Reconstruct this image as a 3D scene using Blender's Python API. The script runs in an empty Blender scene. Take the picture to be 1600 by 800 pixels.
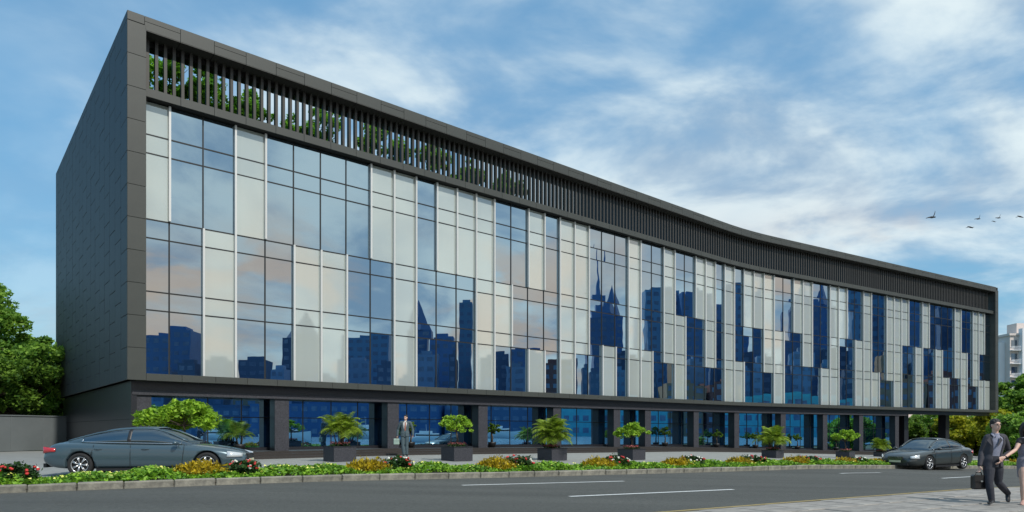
import bpy, bmesh, math, random
import numpy as np
from mathutils import Vector, Matrix
R = math.radians
random.seed(7)
rng = np.random.default_rng(7)
scene = bpy.context.scene
COL = scene.collection

# ------------------------------------------------------------------ camera
EYE = 1.54; FPX = 1049.0; HOR = 671.0
cd = bpy.data.cameras.new('camera'); cam = bpy.data.objects.new('camera', cd); COL.objects.link(cam)
cam.location = (0, 0, EYE); cam.rotation_euler = (R(90), 0, 0)
cd.sensor_width = 36; cd.lens = 36*FPX/1600; cd.shift_y = (HOR-400)/1600
cd.clip_start = .1; cd.clip_end = 6000
scene.camera = cam

# ------------------------------------------------------------------ light
SUN = Vector((0.615, -0.69, 1.0)).normalized()
sl = bpy.data.lights.new('sun', 'SUN'); sun = bpy.data.objects.new('sun', sl); COL.objects.link(sun)
sl.energy = 3.3; sl.angle = R(0.9); sl.color = (1.0, .955, .88)
sun.rotation_euler = (-SUN).to_track_quat('-Z', 'Y').to_euler()
world = bpy.data.worlds.new('World'); scene.world = world; world.use_nodes = True
nt = world.node_tree; N = nt.nodes; Lk = nt.links
for n in list(N): N.remove(n)
def wn(t, **k):
    n = N.new(t)
    for a, b in k.items(): setattr(n, a, b)
    return n
out = wn('ShaderNodeOutputWorld'); bg = wn('ShaderNodeBackground'); bg.inputs[1].default_value = .14
sky = wn('ShaderNodeTexSky', sky_type='NISHITA'); sky.sun_disc = False
sky.sun_elevation = math.asin(SUN.z); sky.sun_rotation = math.atan2(SUN.x, SUN.y)
sky.air_density = 1.5; sky.dust_density = .4; sky.ozone_density = 2.6
tc = wn('ShaderNodeTexCoord'); sp = wn('ShaderNodeSeparateXYZ'); Lk.new(tc.outputs['Generated'], sp.inputs[0])
def wm(op, a, b=None, clamp=False):
    m = wn('ShaderNodeMath', operation=op); m.use_clamp = clamp
    for i, v in enumerate((a, b)):
        if v is None: continue
        if hasattr(v, 'links'): Lk.new(v, m.inputs[i])
        else: m.inputs[i].default_value = v
    return m.outputs[0]
zz = wm('ADD', wm('MAXIMUM', sp.outputs['Z'], 0.0), .22)
cx = wm('DIVIDE', sp.outputs['X'], zz); cy = wm('DIVIDE', sp.outputs['Y'], zz)
cv = wn('ShaderNodeCombineXYZ'); Lk.new(cx, cv.inputs[0]); Lk.new(cy, cv.inputs[1])
def wnoise(scale, detail, rough, off, dist=0.0):
    mp = wn('ShaderNodeMapping'); mp.inputs['Location'].default_value = off; mp.inputs['Scale'].default_value = (1, 1.2, 1)
    mp.inputs['Rotation'].default_value = (0, 0, R(25))
    Lk.new(cv.outputs[0], mp.inputs[0])
    n = wn('ShaderNodeTexNoise'); n.inputs['Scale'].default_value = scale; n.inputs['Detail'].default_value = detail
    n.inputs['Roughness'].default_value = rough; n.inputs['Distortion'].default_value = dist
    Lk.new(mp.outputs[0], n.inputs['Vector']); return n.outputs['Fac']
n1 = wnoise(.75, 8, .56, (3.1, 1.7, 0), .5); n2 = wnoise(2.3, 6, .55, (7, 2, 0), .3); n3 = wnoise(.62, 6, .55, (1.6, 9.3, 0), .4); n4 = wnoise(1.9, 5, .5, (5.2, 3.3, 0), .3)
def ramp(v, a, b):
    m = wn('ShaderNodeMapRange'); m.interpolation_type = 'SMOOTHSTEP'
    Lk.new(v, m.inputs['Value']); m.inputs['From Min'].default_value = a; m.inputs['From Max'].default_value = b
    return m.outputs[0]
mix = wm('ADD', wm('MULTIPLY', n1, .68), wm('MULTIPLY', n2, .32))
bias = wm('ADD', mix, wm('MULTIPLY', sp.outputs['X'], .20))          # more cloud towards the sun
mask = wm('ADD', wm('MULTIPLY', ramp(bias, .43, .62), .84), wm('MULTIPLY', ramp(n3, .40, .62), .30), True)
hz = ramp(sp.outputs['Z'], .10, .34)
ccol = wn('ShaderNodeMix', data_type='RGBA'); Lk.new(ramp(n2, .36, .62), ccol.inputs[0])
ccol.inputs[6].default_value = (2.2, 3.2, 4.3, 1); ccol.inputs[7].default_value = (5.0, 5.8, 6.1, 1)
cwarm = wn('ShaderNodeMix', data_type='RGBA'); Lk.new(wm('MULTIPLY', wm('SUBTRACT', 1.0, hz), ramp(n1, .46, .58)), cwarm.inputs[0])
Lk.new(ccol.outputs[2], cwarm.inputs[6]); cwarm.inputs[7].default_value = (5.0, 3.9, 3.3, 1)
smix = wn('ShaderNodeMix', data_type='RGBA'); Lk.new(mask, smix.inputs[0])
tint = wn('ShaderNodeVectorMath', operation='MULTIPLY'); Lk.new(sky.outputs[0], tint.inputs[0]); tint.inputs[1].default_value = (.80, 1.05, 1.08)
base = wn('ShaderNodeMix', data_type='RGBA'); base.inputs[0].default_value = .62; Lk.new(tint.outputs[0], base.inputs[6]); base.inputs[7].default_value = (.66, 2.15, 4.0, 1)
Lk.new(base.outputs[2], smix.inputs[6]); Lk.new(cwarm.outputs[2], smix.inputs[7])
pm = wn('ShaderNodeMix', data_type='RGBA'); Lk.new(wm('MULTIPLY', wm('MULTIPLY', ramp(n4, .50, .60), wm('MULTIPLY', ramp(wm('SUBTRACT', sp.outputs['X'], sp.outputs['Y']), .2, .9), wm('SUBTRACT', 1.0, ramp(sp.outputs['Z'], .20, .34)))), .72), pm.inputs[0])
Lk.new(smix.outputs[2], pm.inputs[6]); pm.inputs[7].default_value = (6.0, 4.3, 3.3, 1)      # sunlit low cumulus
Lk.new(pm.outputs[2], bg.inputs[0]); Lk.new(bg.outputs[0], out.inputs[0])
scene.view_settings.view_transform = 'Standard'; scene.view_settings.look = 'None'
scene.view_settings.exposure = 0.12; scene.view_settings.gamma = 1.0
scene.render.engine = 'CYCLES'
scene.cycles.max_bounces = 8; scene.cycles.transparent_max_bounces = 8

# ------------------------------------------------------------------ materials
def mat(name, base=(.5, .5, .5), rough=.6, metal=0.0, var=None, scale=8, bump=0.0, bscale=40, spec=.5, coat=0.0, objvar=0.0, detail=5, stretch=(1, 1, 1), coord='Object'):
    m = bpy.data.materials.new(name); m.use_nodes = True; t = m.node_tree; b = t.nodes['Principled BSDF']
    b.inputs['Roughness'].default_value = rough; b.inputs['Metallic'].default_value = metal
    b.inputs['Specular IOR Level'].default_value = spec; b.inputs['Coat Weight'].default_value = coat
    b.inputs['Coat Roughness'].default_value = .08
    b.inputs['Base Color'].default_value = (*base, 1)
    t_c = t.nodes.new('ShaderNodeTexCoord'); mp = t.nodes.new('ShaderNodeMapping'); mp.inputs['Scale'].default_value = stretch
    t.links.new(t_c.outputs[coord], mp.inputs[0])
    col = None
    if var:
        n = t.nodes.new('ShaderNodeTexNoise'); n.inputs['Scale'].default_value = scale; n.inputs['Detail'].default_value = detail; n.inputs['Roughness'].default_value = .65
        t.links.new(mp.outputs[0], n.inputs['Vector'])
        r = t.nodes.new('ShaderNodeMapRange'); r.inputs['From Min'].default_value = .3; r.inputs['From Max'].default_value = .7
        t.links.new(n.outputs['Fac'], r.inputs['Value'])
        x = t.nodes.new('ShaderNodeMix'); x.data_type = 'RGBA'; t.links.new(r.outputs[0], x.inputs[0])
        x.inputs[6].default_value = (*base, 1); x.inputs[7].default_value = (*var, 1); col = x.outputs[2]
    if objvar:
        oi = t.nodes.new('ShaderNodeObjectInfo'); r = t.nodes.new('ShaderNodeMapRange'); t.links.new(oi.outputs['Random'], r.inputs['Value'])
        r.inputs['To Min'].default_value = 1-objvar; r.inputs['To Max'].default_value = 1+objvar
        v = t.nodes.new('ShaderNodeVectorMath'); v.operation = 'SCALE'; t.links.new(r.outputs[0], v.inputs['Scale'])
        if col: t.links.new(col, v.inputs[0])
        else: v.inputs[0].default_value = base
        col = v.outputs[0]
    if col: t.links.new(col, b.inputs['Base Color'])
    if bump:
        n = t.nodes.new('ShaderNodeTexNoise'); n.inputs['Scale'].default_value = bscale; n.inputs['Detail'].default_value = 4
        t.links.new(mp.outputs[0], n.inputs['Vector'])
        bp = t.nodes.new('ShaderNodeBump'); bp.inputs['Strength'].default_value = bump; bp.inputs['Distance'].default_value = .02
        t.links.new(n.outputs['Fac'], bp.inputs['Height']); t.links.new(bp.outputs[0], b.inputs['Normal'])
    return m
def leafmat(name, a, b_, scale=1.2, trans=.35, spot=None):
    m = bpy.data.materials.new(name); m.use_nodes = True; t = m.node_tree; b = t.nodes['Principled BSDF']
    b.inputs['Roughness'].default_value = .55; b.inputs['Specular IOR Level'].default_value = .3
    g = t.nodes.new('ShaderNodeNewGeometry'); n = t.nodes.new('ShaderNodeTexNoise'); n.inputs['Scale'].default_value = scale; n.inputs['Detail'].default_value = 2
    t.links.new(g.outputs['Position'], n.inputs['Vector'])
    rr = t.nodes.new('ShaderNodeMapRange'); rr.inputs['From Min'].default_value = .3; rr.inputs['From Max'].default_value = .7
    ad = t.nodes.new('ShaderNodeMath'); ad.operation = 'ADD'; t.links.new(n.outputs['Fac'], ad.inputs[0])
    mu = t.nodes.new('ShaderNodeMath'); mu.operation = 'MULTIPLY_ADD'; t.links.new(g.outputs['Random Per Island'], mu.inputs[0]); mu.inputs[1].default_value = .5; mu.inputs[2].default_value = -.25
    t.links.new(mu.outputs[0], ad.inputs[1]); t.links.new(ad.outputs[0], rr.inputs['Value'])
    x = t.nodes.new('ShaderNodeMix'); x.data_type = 'RGBA'; t.links.new(rr.outputs[0], x.inputs[0])
    x.inputs[6].default_value = (*a, 1); x.inputs[7].default_value = (*b_, 1)
    t.links.new(x.outputs[2], b.inputs['Base Color'])
    tr = t.nodes.new('ShaderNodeBsdfTranslucent'); t.links.new(x.outputs[2], tr.inputs['Color'])
    mx = t.nodes.new('ShaderNodeMixShader'); mx.inputs[0].default_value = trans
    t.links.new(b.outputs[0], mx.inputs[1]); t.links.new(tr.outputs[0], mx.inputs[2])
    t.links.new(mx.outputs[0], t.nodes['Material Output'].inputs[0])
    return m
def glassmat(name, tint, body, f0=.75, rough=.0, wav=.0):
    m = bpy.data.materials.new(name); m.use_nodes = True; t = m.node_tree; t.nodes.remove(t.nodes['Principled BSDF'])
    gl = t.nodes.new('ShaderNodeBsdfGlossy'); gl.inputs['Color'].default_value = (*tint, 1); gl.inputs['Roughness'].default_value = rough
    df = t.nodes.new('ShaderNodeBsdfDiffuse'); df.inputs['Color'].default_value = (*body, 1)
    lw = t.nodes.new('ShaderNodeLayerWeight'); lw.inputs['Blend'].default_value = .35
    mr = t.nodes.new('ShaderNodeMapRange'); t.links.new(lw.outputs['Facing'], mr.inputs['Value']); mr.inputs['To Min'].default_value = f0; mr.inputs['To Max'].default_value = min(1, f0+.3)
    mx = t.nodes.new('ShaderNodeMixShader'); t.links.new(mr.outputs[0], mx.inputs[0])
    t.links.new(df.outputs[0], mx.inputs[1]); t.links.new(gl.outputs[0], mx.inputs[2])
    if name == 'white_glass_panel':
        oi = t.nodes.new('ShaderNodeObjectInfo'); g0 = t.nodes.new('ShaderNodeNewGeometry'); mp = t.nodes.new('ShaderNodeMapping'); mp.inputs['Scale'].default_value = (.9, .9, .10)
        t.links.new(g0.outputs['Position'], mp.inputs[0]); nn_ = t.nodes.new('ShaderNodeTexNoise'); nn_.inputs['Scale'].default_value = 1.3; nn_.inputs['Detail'].default_value = 6; t.links.new(mp.outputs[0], nn_.inputs['Vector'])
        ad = t.nodes.new('ShaderNodeMath'); ad.operation = 'MULTIPLY_ADD'; t.links.new(oi.outputs['Random'], ad.inputs[0]); ad.inputs[1].default_value = .10; ad.inputs[2].default_value = .92
        a2 = t.nodes.new('ShaderNodeMath'); a2.operation = 'MULTIPLY_ADD'; t.links.new(nn_.outputs['Fac'], a2.inputs[0]); a2.inputs[1].default_value = .10; t.links.new(ad.outputs[0], a2.inputs[2])
        sc = t.nodes.new('ShaderNodeVectorMath'); sc.operation = 'SCALE'; sc.inputs[0].default_value = body; t.links.new(a2.outputs[0], sc.inputs['Scale']); t.links.new(sc.outputs[0], df.inputs['Color'])
    if wav:
        g = t.nodes.new('ShaderNodeNewGeometry'); n = t.nodes.new('ShaderNodeTexNoise'); n.inputs['Scale'].default_value = .9; n.inputs['Detail'].default_value = 1
        t.links.new(g.outputs['Position'], n.inputs['Vector'])
        bp = t.nodes.new('ShaderNodeBump'); bp.inputs['Strength'].default_value = wav; bp.inputs['Distance'].default_value = .02
        t.links.new(n.outputs['Fac'], bp.inputs['Height']); t.links.new(bp.outputs[0], gl.inputs['Normal'])
    t.links.new(mx.outputs[0], t.nodes['Material Output'].inputs[0]); return m

M = {}
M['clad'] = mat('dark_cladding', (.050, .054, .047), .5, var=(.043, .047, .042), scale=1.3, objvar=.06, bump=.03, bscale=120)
M['clad_side'] = mat('shaded_cladding', (.026, .029, .030), .55, var=(.021, .024, .026), scale=1.3, objvar=.10, bump=.04, bscale=90)  # darker copy of the cladding, with the flank's shade put into the colour
M['core'] = mat('dark_core', (.012, .012, .012), .8, var=(.016, .016, .016), scale=3)
M['soffit'] = mat('soffit_panel', (.050, .049, .043), .55, var=(.042, .042, .038), scale=1)
M['fin'] = mat('bronze_fin', (.046, .041, .034), .45, var=(.038, .035, .030), scale=2, objvar=.08)
M['granite'] = mat('speckled_granite', (.008, .009, .012), .35, var=(.026, .027, .034), scale=26, bump=.15, bscale=60, detail=8)
M['granite_face'] = mat('rough_lighter_granite', (.009, .010, .013), .6, var=(.060, .060, .074), scale=22, bump=.35, bscale=45, detail=8)  # rough granite; on column fronts and beam course the lighter colour paints in light
M['step'] = mat('brown_stone_step', (.022, .018, .015), .6, var=(.036, .029, .025), scale=12, bump=.1)
M['white'] = glassmat('white_glass_panel', (.80, .84, .84), (.43, .47, .435), .26, .03, .02)
M['glass'] = glassmat('mirror_glass', (.49, .60, .66), (.010, .022, .045), .86, 0, .05)
M['gfglass'] = glassmat('ground_floor_glass', (.40, .68, .86), (.003, .02, .07), .84, 0, .02)
M['mull'] = mat('mullion_metal', (.025, .026, .026), .4, .3, objvar=.05)
M['alu'] = mat('pale_aluminium_fin', (.60, .60, .58), .4, .15, objvar=.06)
M['asphalt'] = mat('asphalt', (.044, .046, .042), .85, var=(.090, .092, .083), scale=16, bump=.6, bscale=60, detail=9)
_t = M['asphalt'].node_tree; _b = _t.nodes['Principled BSDF']; _l = _b.inputs['Base Color'].links[0].from_socket
_g = _t.nodes.new('ShaderNodeNewGeometry'); _mp = _t.nodes.new('ShaderNodeMapping'); _mp.inputs['Rotation'].default_value = (0, 0, R(-33)); _mp.inputs['Scale'].default_value = (.10, .9, 1); _t.links.new(_g.outputs['Position'], _mp.inputs[0])
_n = _t.nodes.new('ShaderNodeTexNoise'); _n.inputs['Scale'].default_value = 1.0; _n.inputs['Detail'].default_value = 6; _t.links.new(_mp.outputs[0], _n.inputs['Vector'])
_r = _t.nodes.new('ShaderNodeMapRange'); _r.inputs['From Min'].default_value = .3; _r.inputs['From Max'].default_value = .7; _r.inputs['To Min'].default_value = .78; _r.inputs['To Max'].default_value = 1.16; _t.links.new(_n.outputs['Fac'], _r.inputs['Value'])
_s = _t.nodes.new('ShaderNodeVectorMath'); _s.operation = 'SCALE'; _t.links.new(_l, _s.inputs[0]); _t.links.new(_r.outputs[0], _s.inputs['Scale']); _t.links.new(_s.outputs[0], _b.inputs['Base Color'])
M['paint'] = mat('road_paint', (.74, .76, .76), .6, var=(.5, .52, .5), scale=14)
M['yellow'] = mat('yellow_kerb_paint', (.38, .28, .07), .7, var=(.24, .19, .09), scale=9, bump=.2)
M['kerb'] = mat('weathered_kerb_stone', (.28, .265, .215), .85, var=(.13, .125, .105), scale=6, bump=.5, bscale=30, objvar=.12)
M['plaza'] = mat('plaza_paving', (.27, .275, .26), .75, var=(.21, .215, .205), scale=2, bump=.15, objvar=.04)
M['paveb'] = mat('pavement_slab', (.36, .335, .30), .75, var=(.16, .15, .138), scale=1.5, bump=.3, bscale=30, objvar=.10, stretch=(1, 3, 1))  # dark streaks in the slab colour stand in for dappled tree shade
M['soil'] = mat('soil', (.030, .022, .014), .95, var=(.045, .034, .022), scale=12, bump=.5)
M['ground'] = mat('earth_ground', (.075, .085, .045), .95, var=(.055, .07, .035), scale=.6, bump=.3)
M['water'] = mat('harbour_water', (.16, .28, .36), .18, var=(.20, .33, .42), scale=.02, bump=.12, bscale=.8)
M['wall'] = mat('grey_render_wall', (.15, .17, .175), .8, var=(.125, .145, .15), scale=.7, bump=.1)
M['bark'] = mat('tree_bark', (.085, .065, .045), .9, var=(.05, .038, .028), scale=9, bump=.6, bscale=25)
M['leaf_dark'] = leafmat('dark_green_leaves', (.05, .12, .018), (.19, .33, .04), .8, .5)
M['leaf_mid'] = leafmat('mid_green_leaves', (.09, .21, .03), (.30, .50, .07), .9, .5)
M['leaf_lime'] = leafmat('lime_green_leaves', (.15, .30, .02), (.36, .56, .045), 2.5)
M['leaf_yellow'] = leafmat('yellow_green_leaves', (.20, .27, .02), (.55, .55, .04), .9, .5)
M['leaf_gold'] = leafmat('golden_leaves', (.16, .12, .008), (.62, .46, .02), 5)
M['leaf_palm'] = leafmat('palm_fronds', (.09, .16, .012), (.30, .42, .03), 2.5)
M['leaf_bed'] = leafmat('bed_leaves', (.08, .21, .02), (.28, .50, .04), 3)
M['leaf_rose'] = leafmat('rose_leaves', (.018, .045, .012), (.05, .12, .025), 4)
M['leaf_terrace'] = leafmat('terrace_leaves', (.08, .24, .02), (.28, .58, .05), 2, .5)
M['fl_red'] = mat('red_petals', (.50, .03, .025), .6); M['fl_white'] = mat('white_petals', (.72, .72, .62), .6)
M['fl_yellow'] = mat('yellow_petals', (.72, .70, .16), .6); M['fl_pink'] = mat('pink_petals', (.42, .10, .10), .6)
M['carblue'] = mat('steel_blue_car_paint', (.060, .098, .120), .3, .35, coat=.8, objvar=0, spec=.5)
M['cargrey'] = mat('dark_grey_car_paint', (.040, .048, .047), .3, .35, coat=.8)
M['carglass'] = glassmat('car_glass', (.45, .52, .56), (.012, .018, .022), .32)
M['chrome'] = mat('chrome_trim', (.65, .67, .68), .18, .95)
M['rim'] = mat('alloy_rim', (.55, .56, .57), .3, .8)
M['tyre'] = mat('tyre_rubber', (.016, .016, .017), .85)
M['plastic'] = mat('black_plastic', (.014, .014, .015), .5)
M['tail'] = mat('red_lamp', (.45, .015, .018), .2, coat=1); M['headl'] = mat('clear_lamp', (.62, .65, .66), .12, .3, coat=1)
M['amber'] = mat('amber_lamp', (.6, .2, .03), .2, coat=1)
M['plate'] = mat('number_plate', (.62, .58, .40), .5)
M['skin'] = mat('skin', (.66, .43, .33), .5, var=(.60, .37, .28), scale=30)
M['hair'] = mat('black_hair', (.012, .010, .010), .45, bump=.6, bscale=120)
M['suit'] = mat('charcoal_suit', (.040, .038, .046), .85, var=(.052, .050, .060), scale=16, bump=.2, bscale=30)
M['trouser'] = mat('dark_trousers', (.022, .023, .032), .85, var=(.030, .031, .041), scale=14, bump=.2, bscale=24)
M['shirt'] = mat('checked_grey_shirt', (.17, .18, .24), .8, var=(.25, .26, .33), scale=60)
M['suitb'] = mat('slate_blue_suit', (.055, .085, .10), .85, var=(.072, .105, .12), scale=16, bump=.2)
M['shirtw'] = mat('white_shirt', (.55, .53, .50), .8); M['tie'] = mat('rust_tie', (.32, .12, .08), .7)
M['shoe'] = mat('black_leather', (.014, .013, .013), .3, coat=.3)
M['dress'] = mat('grey_knit_dress', (.25, .24, .28), .9, var=(.19, .18, .22), scale=30); M['cap'] = mat('black_top', (.016, .016, .02), .8)
M['heel'] = mat('nude_heel', (.45, .26, .21), .4)
M['bagg'] = mat('pale_green_case', (.36, .46, .40), .5, var=(.28, .38, .33), scale=8)
M['feather'] = mat('black_feathers', (.012, .013, .016), .7)
M['beige'] = mat('beige_render', (.72, .62, .56), .85, var=(.64, .56, .52), scale=.2); M['white_r'] = mat('white_render', (.80, .80, .80), .8, var=(.74, .74, .75), scale=.2)
M['winglass'] = glassmat('far_window_glass', (.5, .55, .6), (.05, .055, .065), .3)
M['tower'] = mat('blue_tower_glass', (.035, .115, .29), .45, var=(.06, .165, .38), scale=.05, objvar=.15)
M['tower2'] = mat('slate_tower', (.06, .13, .25), .6, var=(.05, .10, .20), scale=.05, objvar=.2)
M['tower3'] = mat('pale_blue_tower', (.10, .20, .36), .5, var=(.16, .27, .44), scale=.08, objvar=.2)
M['tower4'] = mat('steel_blue_tower', (.06, .18, .35), .4, var=(.09, .23, .40), scale=.06, objvar=.2)
M['litwin'] = mat('pale_facade_window', (.20, .28, .40), .4, var=(.05, .10, .22), scale=.2)
M['brick'] = mat('red_brick_block', (.16, .07, .06), .8, var=(.12, .06, .07), scale=.3)
M['towerwin'] = mat('blue_tower_window', (.03, .08, .20), .3, var=(.12, .20, .34), scale=.12)
M['teal'] = mat('teal_glass_hall', (.10, .50, .58), .4, var=(.06, .36, .48), scale=.25)
M['sand'] = mat('sandstone_block', (.30, .22, .16), .8, var=(.24, .18, .13), scale=.3)

# ------------------------------------------------------------------ helpers
def tag(o, label=None, cat=None, group=None, kind=None):
    if label: o['label'] = label
    if cat: o['category'] = cat
    if group: o['group'] = group
    if kind: o['kind'] = kind
    return o
def link(name, me, parent=None, loc=(0, 0, 0), rz=0.0):
    o = bpy.data.objects.new(name, me); COL.objects.link(o); o.location = loc; o.rotation_euler = (0, 0, rz)
    if parent: o.parent = parent
    return o
def empty(name, loc, label, cat, group=None, rz=0.0):
    o = bpy.data.objects.new(name, None); COL.objects.link(o); o.location = loc; o.rotation_euler = (0, 0, rz); o.empty_display_size = .3
    return tag(o, label, cat, group)
class MB:
    def __init__(s): s.v = []; s.f = []
    def add(s, v, f):
        b = len(s.v); s.v += [tuple(p) for p in v]; s.f += [tuple(i+b for i in q) for q in f]; return s
    def box(s, x0, x1, y0, y1, z0, z1):
        return s.add([(x0, y0, z0), (x1, y0, z0), (x1, y1, z0), (x0, y1, z0), (x0, y0, z1), (x1, y0, z1), (x1, y1, z1), (x0, y1, z1)],
                     [(0, 3, 2, 1), (4, 5, 6, 7), (0, 1, 5, 4), (1, 2, 6, 5), (2, 3, 7, 6), (3, 0, 4, 7)])
    def tube(s, pts, rad, n=10, axis=None, caps=True):
        pts = [Vector(p) for p in pts]; rings = []
        for i, p in enumerate(pts):
            a = pts[max(i-1, 0)]; b = pts[min(i+1, len(pts)-1)]; t = (b-a).normalized()
            ref = Vector(axis) if axis else (Vector((0, 0, 1)) if abs(t.z) < .9 else Vector((1, 0, 0)))
            u = (ref - t*ref.dot(t)); u = u.normalized() if u.length > 1e-5 else t.orthogonal().normalized(); w = t.cross(u)
            r = rad[i] if isinstance(rad, (list, tuple)) else rad
            ra, rb = r if isinstance(r, (list, tuple)) else (r, r)
            rings.append([p + u*ra*math.cos(2*math.pi*k/n) + w*rb*math.sin(2*math.pi*k/n) for k in range(n)])
        v = [q for r_ in rings for q in r_]; f = []
        for i in range(len(rings)-1):
            for k in range(n):
                f.append((i*n+k, i*n+(k+1) % n, (i+1)*n+(k+1) % n, (i+1)*n+k))
        if caps: f.append(tuple(range(n-1, -1, -1))); f.append(tuple(range((len(rings)-1)*n, len(rings)*n)))
        return s.add(v, f)
    def ball(s, c, r, nu=12, nv=8, rot=None):
        c = Vector(c); r = r if isinstance(r, (list, tuple)) else (r, r, r); v = []; f = []
        for i in range(nv+1):
            th = math.pi*i/nv
            for k in range(nu):
                ph = 2*math.pi*k/nu
                p = Vector((r[0]*math.sin(th)*math.cos(ph), r[1]*math.sin(th)*math.sin(ph), r[2]*math.cos(th)))
                if rot: p = rot @ p
                v.append(c+p)
        for i in range(nv):
            for k in range(nu): f.append((i*nu+k, (i+1)*nu+k, (i+1)*nu+(k+1) % nu, i*nu+(k+1) % nu))
        return s.add(v, f)
    def prism(s, poly, z0, z1):
        n = len(poly)
        return s.add([(x, y, z0) for x, y in poly]+[(x, y, z1) for x, y in poly],
                     [tuple(range(n-1, -1, -1)), tuple(range(n, 2*n))]+[(i, (i+1) % n, n+(i+1) % n, n+i) for i in range(n)])
    def mesh(s, name, m, smooth=False):
        me = bpy.data.meshes.new(name); me.from_pydata(s.v, [], s.f); me.materials.append(m)
        if smooth: me.shade_smooth()
        return me
    def build(s, name, m, parent=None, smooth=False, loc=(0, 0, 0), rz=0.0):
        return link(name, s.mesh(name, m, smooth), parent, loc, rz)
def fix_normals(me):
    b = bmesh.new(); b.from_mesh(me); bmesh.ops.remove_doubles(b, verts=b.verts, dist=1e-5); bmesh.ops.recalc_face_normals(b, faces=b.faces); b.to_mesh(me); b.free()
def bevelled(w, d, h, bev, m, name):
    b = bmesh.new(); bmesh.ops.create_cube(b, size=1)
    for v in b.verts: v.co = Vector((v.co.x*w, v.co.y*d, v.co.z*h))
    bmesh.ops.bevel(b, geom=b.edges[:], offset=bev, segments=1, affect='EDGES')
    me = bpy.data.meshes.new(name); b.to_mesh(me); b.free(); me.materials.append(m); return me

def zr(x):                                  # the road falls gently towards the right
    x = np.asarray(x, float)
    a = np.clip(x+5, 0, 17)*-.018; b = np.clip(x-12, 0, 63)*-.038
    return .28+a+b
def Z(x): return float(zr(x))
def gp(px, py, off=0.0):                    # where a sight line meets the ground sheet
    X = 0.0; Y = 20.0
    for _ in range(40):
        Y = (EYE-Z(X)-off)*FPX/(py-HOR); X = (px-800)/FPX*Y
    return X, Y
def interp(poly, x):
    xs = [p[0] for p in poly]; ys = [p[1] for p in poly]; return float(np.interp(x, xs, ys))
def poly_px(poly, px):                      # point of a plan polyline on the sight line of a pixel column
    k = (px-800)/FPX; lo, hi = poly[0][0], poly[-1][0]
    for _ in range(50):
        m = (lo+hi)/2
        if m - k*interp(poly, m) < 0: lo = m
        else: hi = m
    return lo, interp(poly, lo)

# ------------------------------------------------------------------ facade curve in plan
C0 = Vector((-14.9, 26.0)); A1 = R(40.2); A2 = R(31.2); T1, T2, TE = 41.5, 48.0, 87.4
def fang(t): return A1 if t < T1 else (A2 if t > T2 else A1+(A2-A1)*(t-T1)/(T2-T1))
def cur(t, s=0.0):
    if t <= T1: p = C0+Vector((math.cos(A1), math.sin(A1)))*t
    else:
        p = C0+Vector((math.cos(A1), math.sin(A1)))*T1; RR = (T2-T1)/(A1-A2); a = fang(t)
        p = p+Vector((math.sin(A1)-math.sin(a), -math.cos(A1)+math.cos(a)))*RR
        if t > T2: p = p+Vector((math.cos(A2), math.sin(A2)))*(t-T2)
    a = fang(t); return p+Vector((-math.sin(a), math.cos(a)))*s
def tsteps(t0, t1, st=1.3):
    n = max(1, int(math.ceil((t1-t0)/st))) if (t1 > T1 and t0 < T2) else 1
    if n == 1: return [t0, t1]
    ts = [t0] + [x for x in np.arange(T1, T2+.01, .8125) if t0 < x < t1] + [t1]
    return ts
def sweep(prof, t0, t1, zf=None, ts=None):
    """closed profile [(s,z)] swept along the facade"""
    mb = MB(); ts = ts or tsteps(t0, t1); n = len(prof); v = []
    for t in ts:
        for s_, z_ in prof:
            p = cur(t, s_); zo = Z(p.x) if zf else 0
            v.append((p.x, p.y, z_+zo))
    f = [(i*n+k, (i+1)*n+k, (i+1)*n+(k+1) % n, i*n+(k+1) % n) for i in range(len(ts)-1) for k in range(n)]
    f += [tuple(range(n)), tuple(range(len(v)-1, len(v)-n-1, -1))]
    return mb.add(v, f)
MOD = 1.3065; S_G = .60
ROWS = [14.72, 13.40, 12.65, 10.0, 9.25, 7.10, 6.35, 3.76]
ZT, ZB = 17.80, 3.47
DEPTH = 21.8

# ------------------------------------------------------------------ setting
def sheet(name, pts, nx, zoff, m, kind='structure'):
    """two plan polylines (a, b) sampled in x-stations, joined as one sheet that follows the slope"""
    return None
def strip(name, A, B, off, m, nb=1, sub=1.0):
    """surface between two plan polylines with matching length"""
    v = []; f = []
    A2_ = []; B2_ = []
    for i in range(len(A)-1):
        L = (Vector(A[i+1])-Vector(A[i])).length; k = max(1, min(40, int(L/sub)))
        for j in range(k): A2_.append(Vector(A[i]).lerp(Vector(A[i+1]), j/k)); B2_.append(Vector(B[i]).lerp(Vector(B[i+1]), j/k))
    A2_.append(Vector(A[-1])); B2_.append(Vector(B[-1]))
    for a, b in zip(A2_, B2_):
        for j in range(nb+1):
            p = a.lerp(b, j/nb); v.append((p.x, p.y, Z(p.x)+off))
    w = nb+1
    for i in range(len(A2_)-1):
        for j in range(nb): f.append((i*w+j, (i+1)*w+j, (i+1)*w+j+1, i*w+j+1))
    return MB().add(v, f).build(name, m)
FARK = [(-60, -10.5), (-34, 0.6), (-18, 8.9), (-10.1, 13.2), (-5.9, 15.6), (0, 18.9), (6.5, 22.9), (13.1, 27.4), (20, 32.0), (30, 38.4), (45, 47.6), (70, 62.8), (140, 105), (300, 202)]
NEARK = [(-60, -24), (-30, -8.9), (-15, -.3), (-5, 6.1), (3.35, 11.7), (6.65, 13.95), (14.6, 19.2), (24, 25.4), (33, 31.0), (48, 40.4), (73, 55.6), (143, 98), (303, 195)]
def resamp(poly, n=120, x0=None, x1=None):
    x0 = poly[0][0] if x0 is None else x0; x1 = poly[-1][0] if x1 is None else x1
    return [(x, interp(poly, x)) for x in np.linspace(x0, x1, n)]
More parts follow.
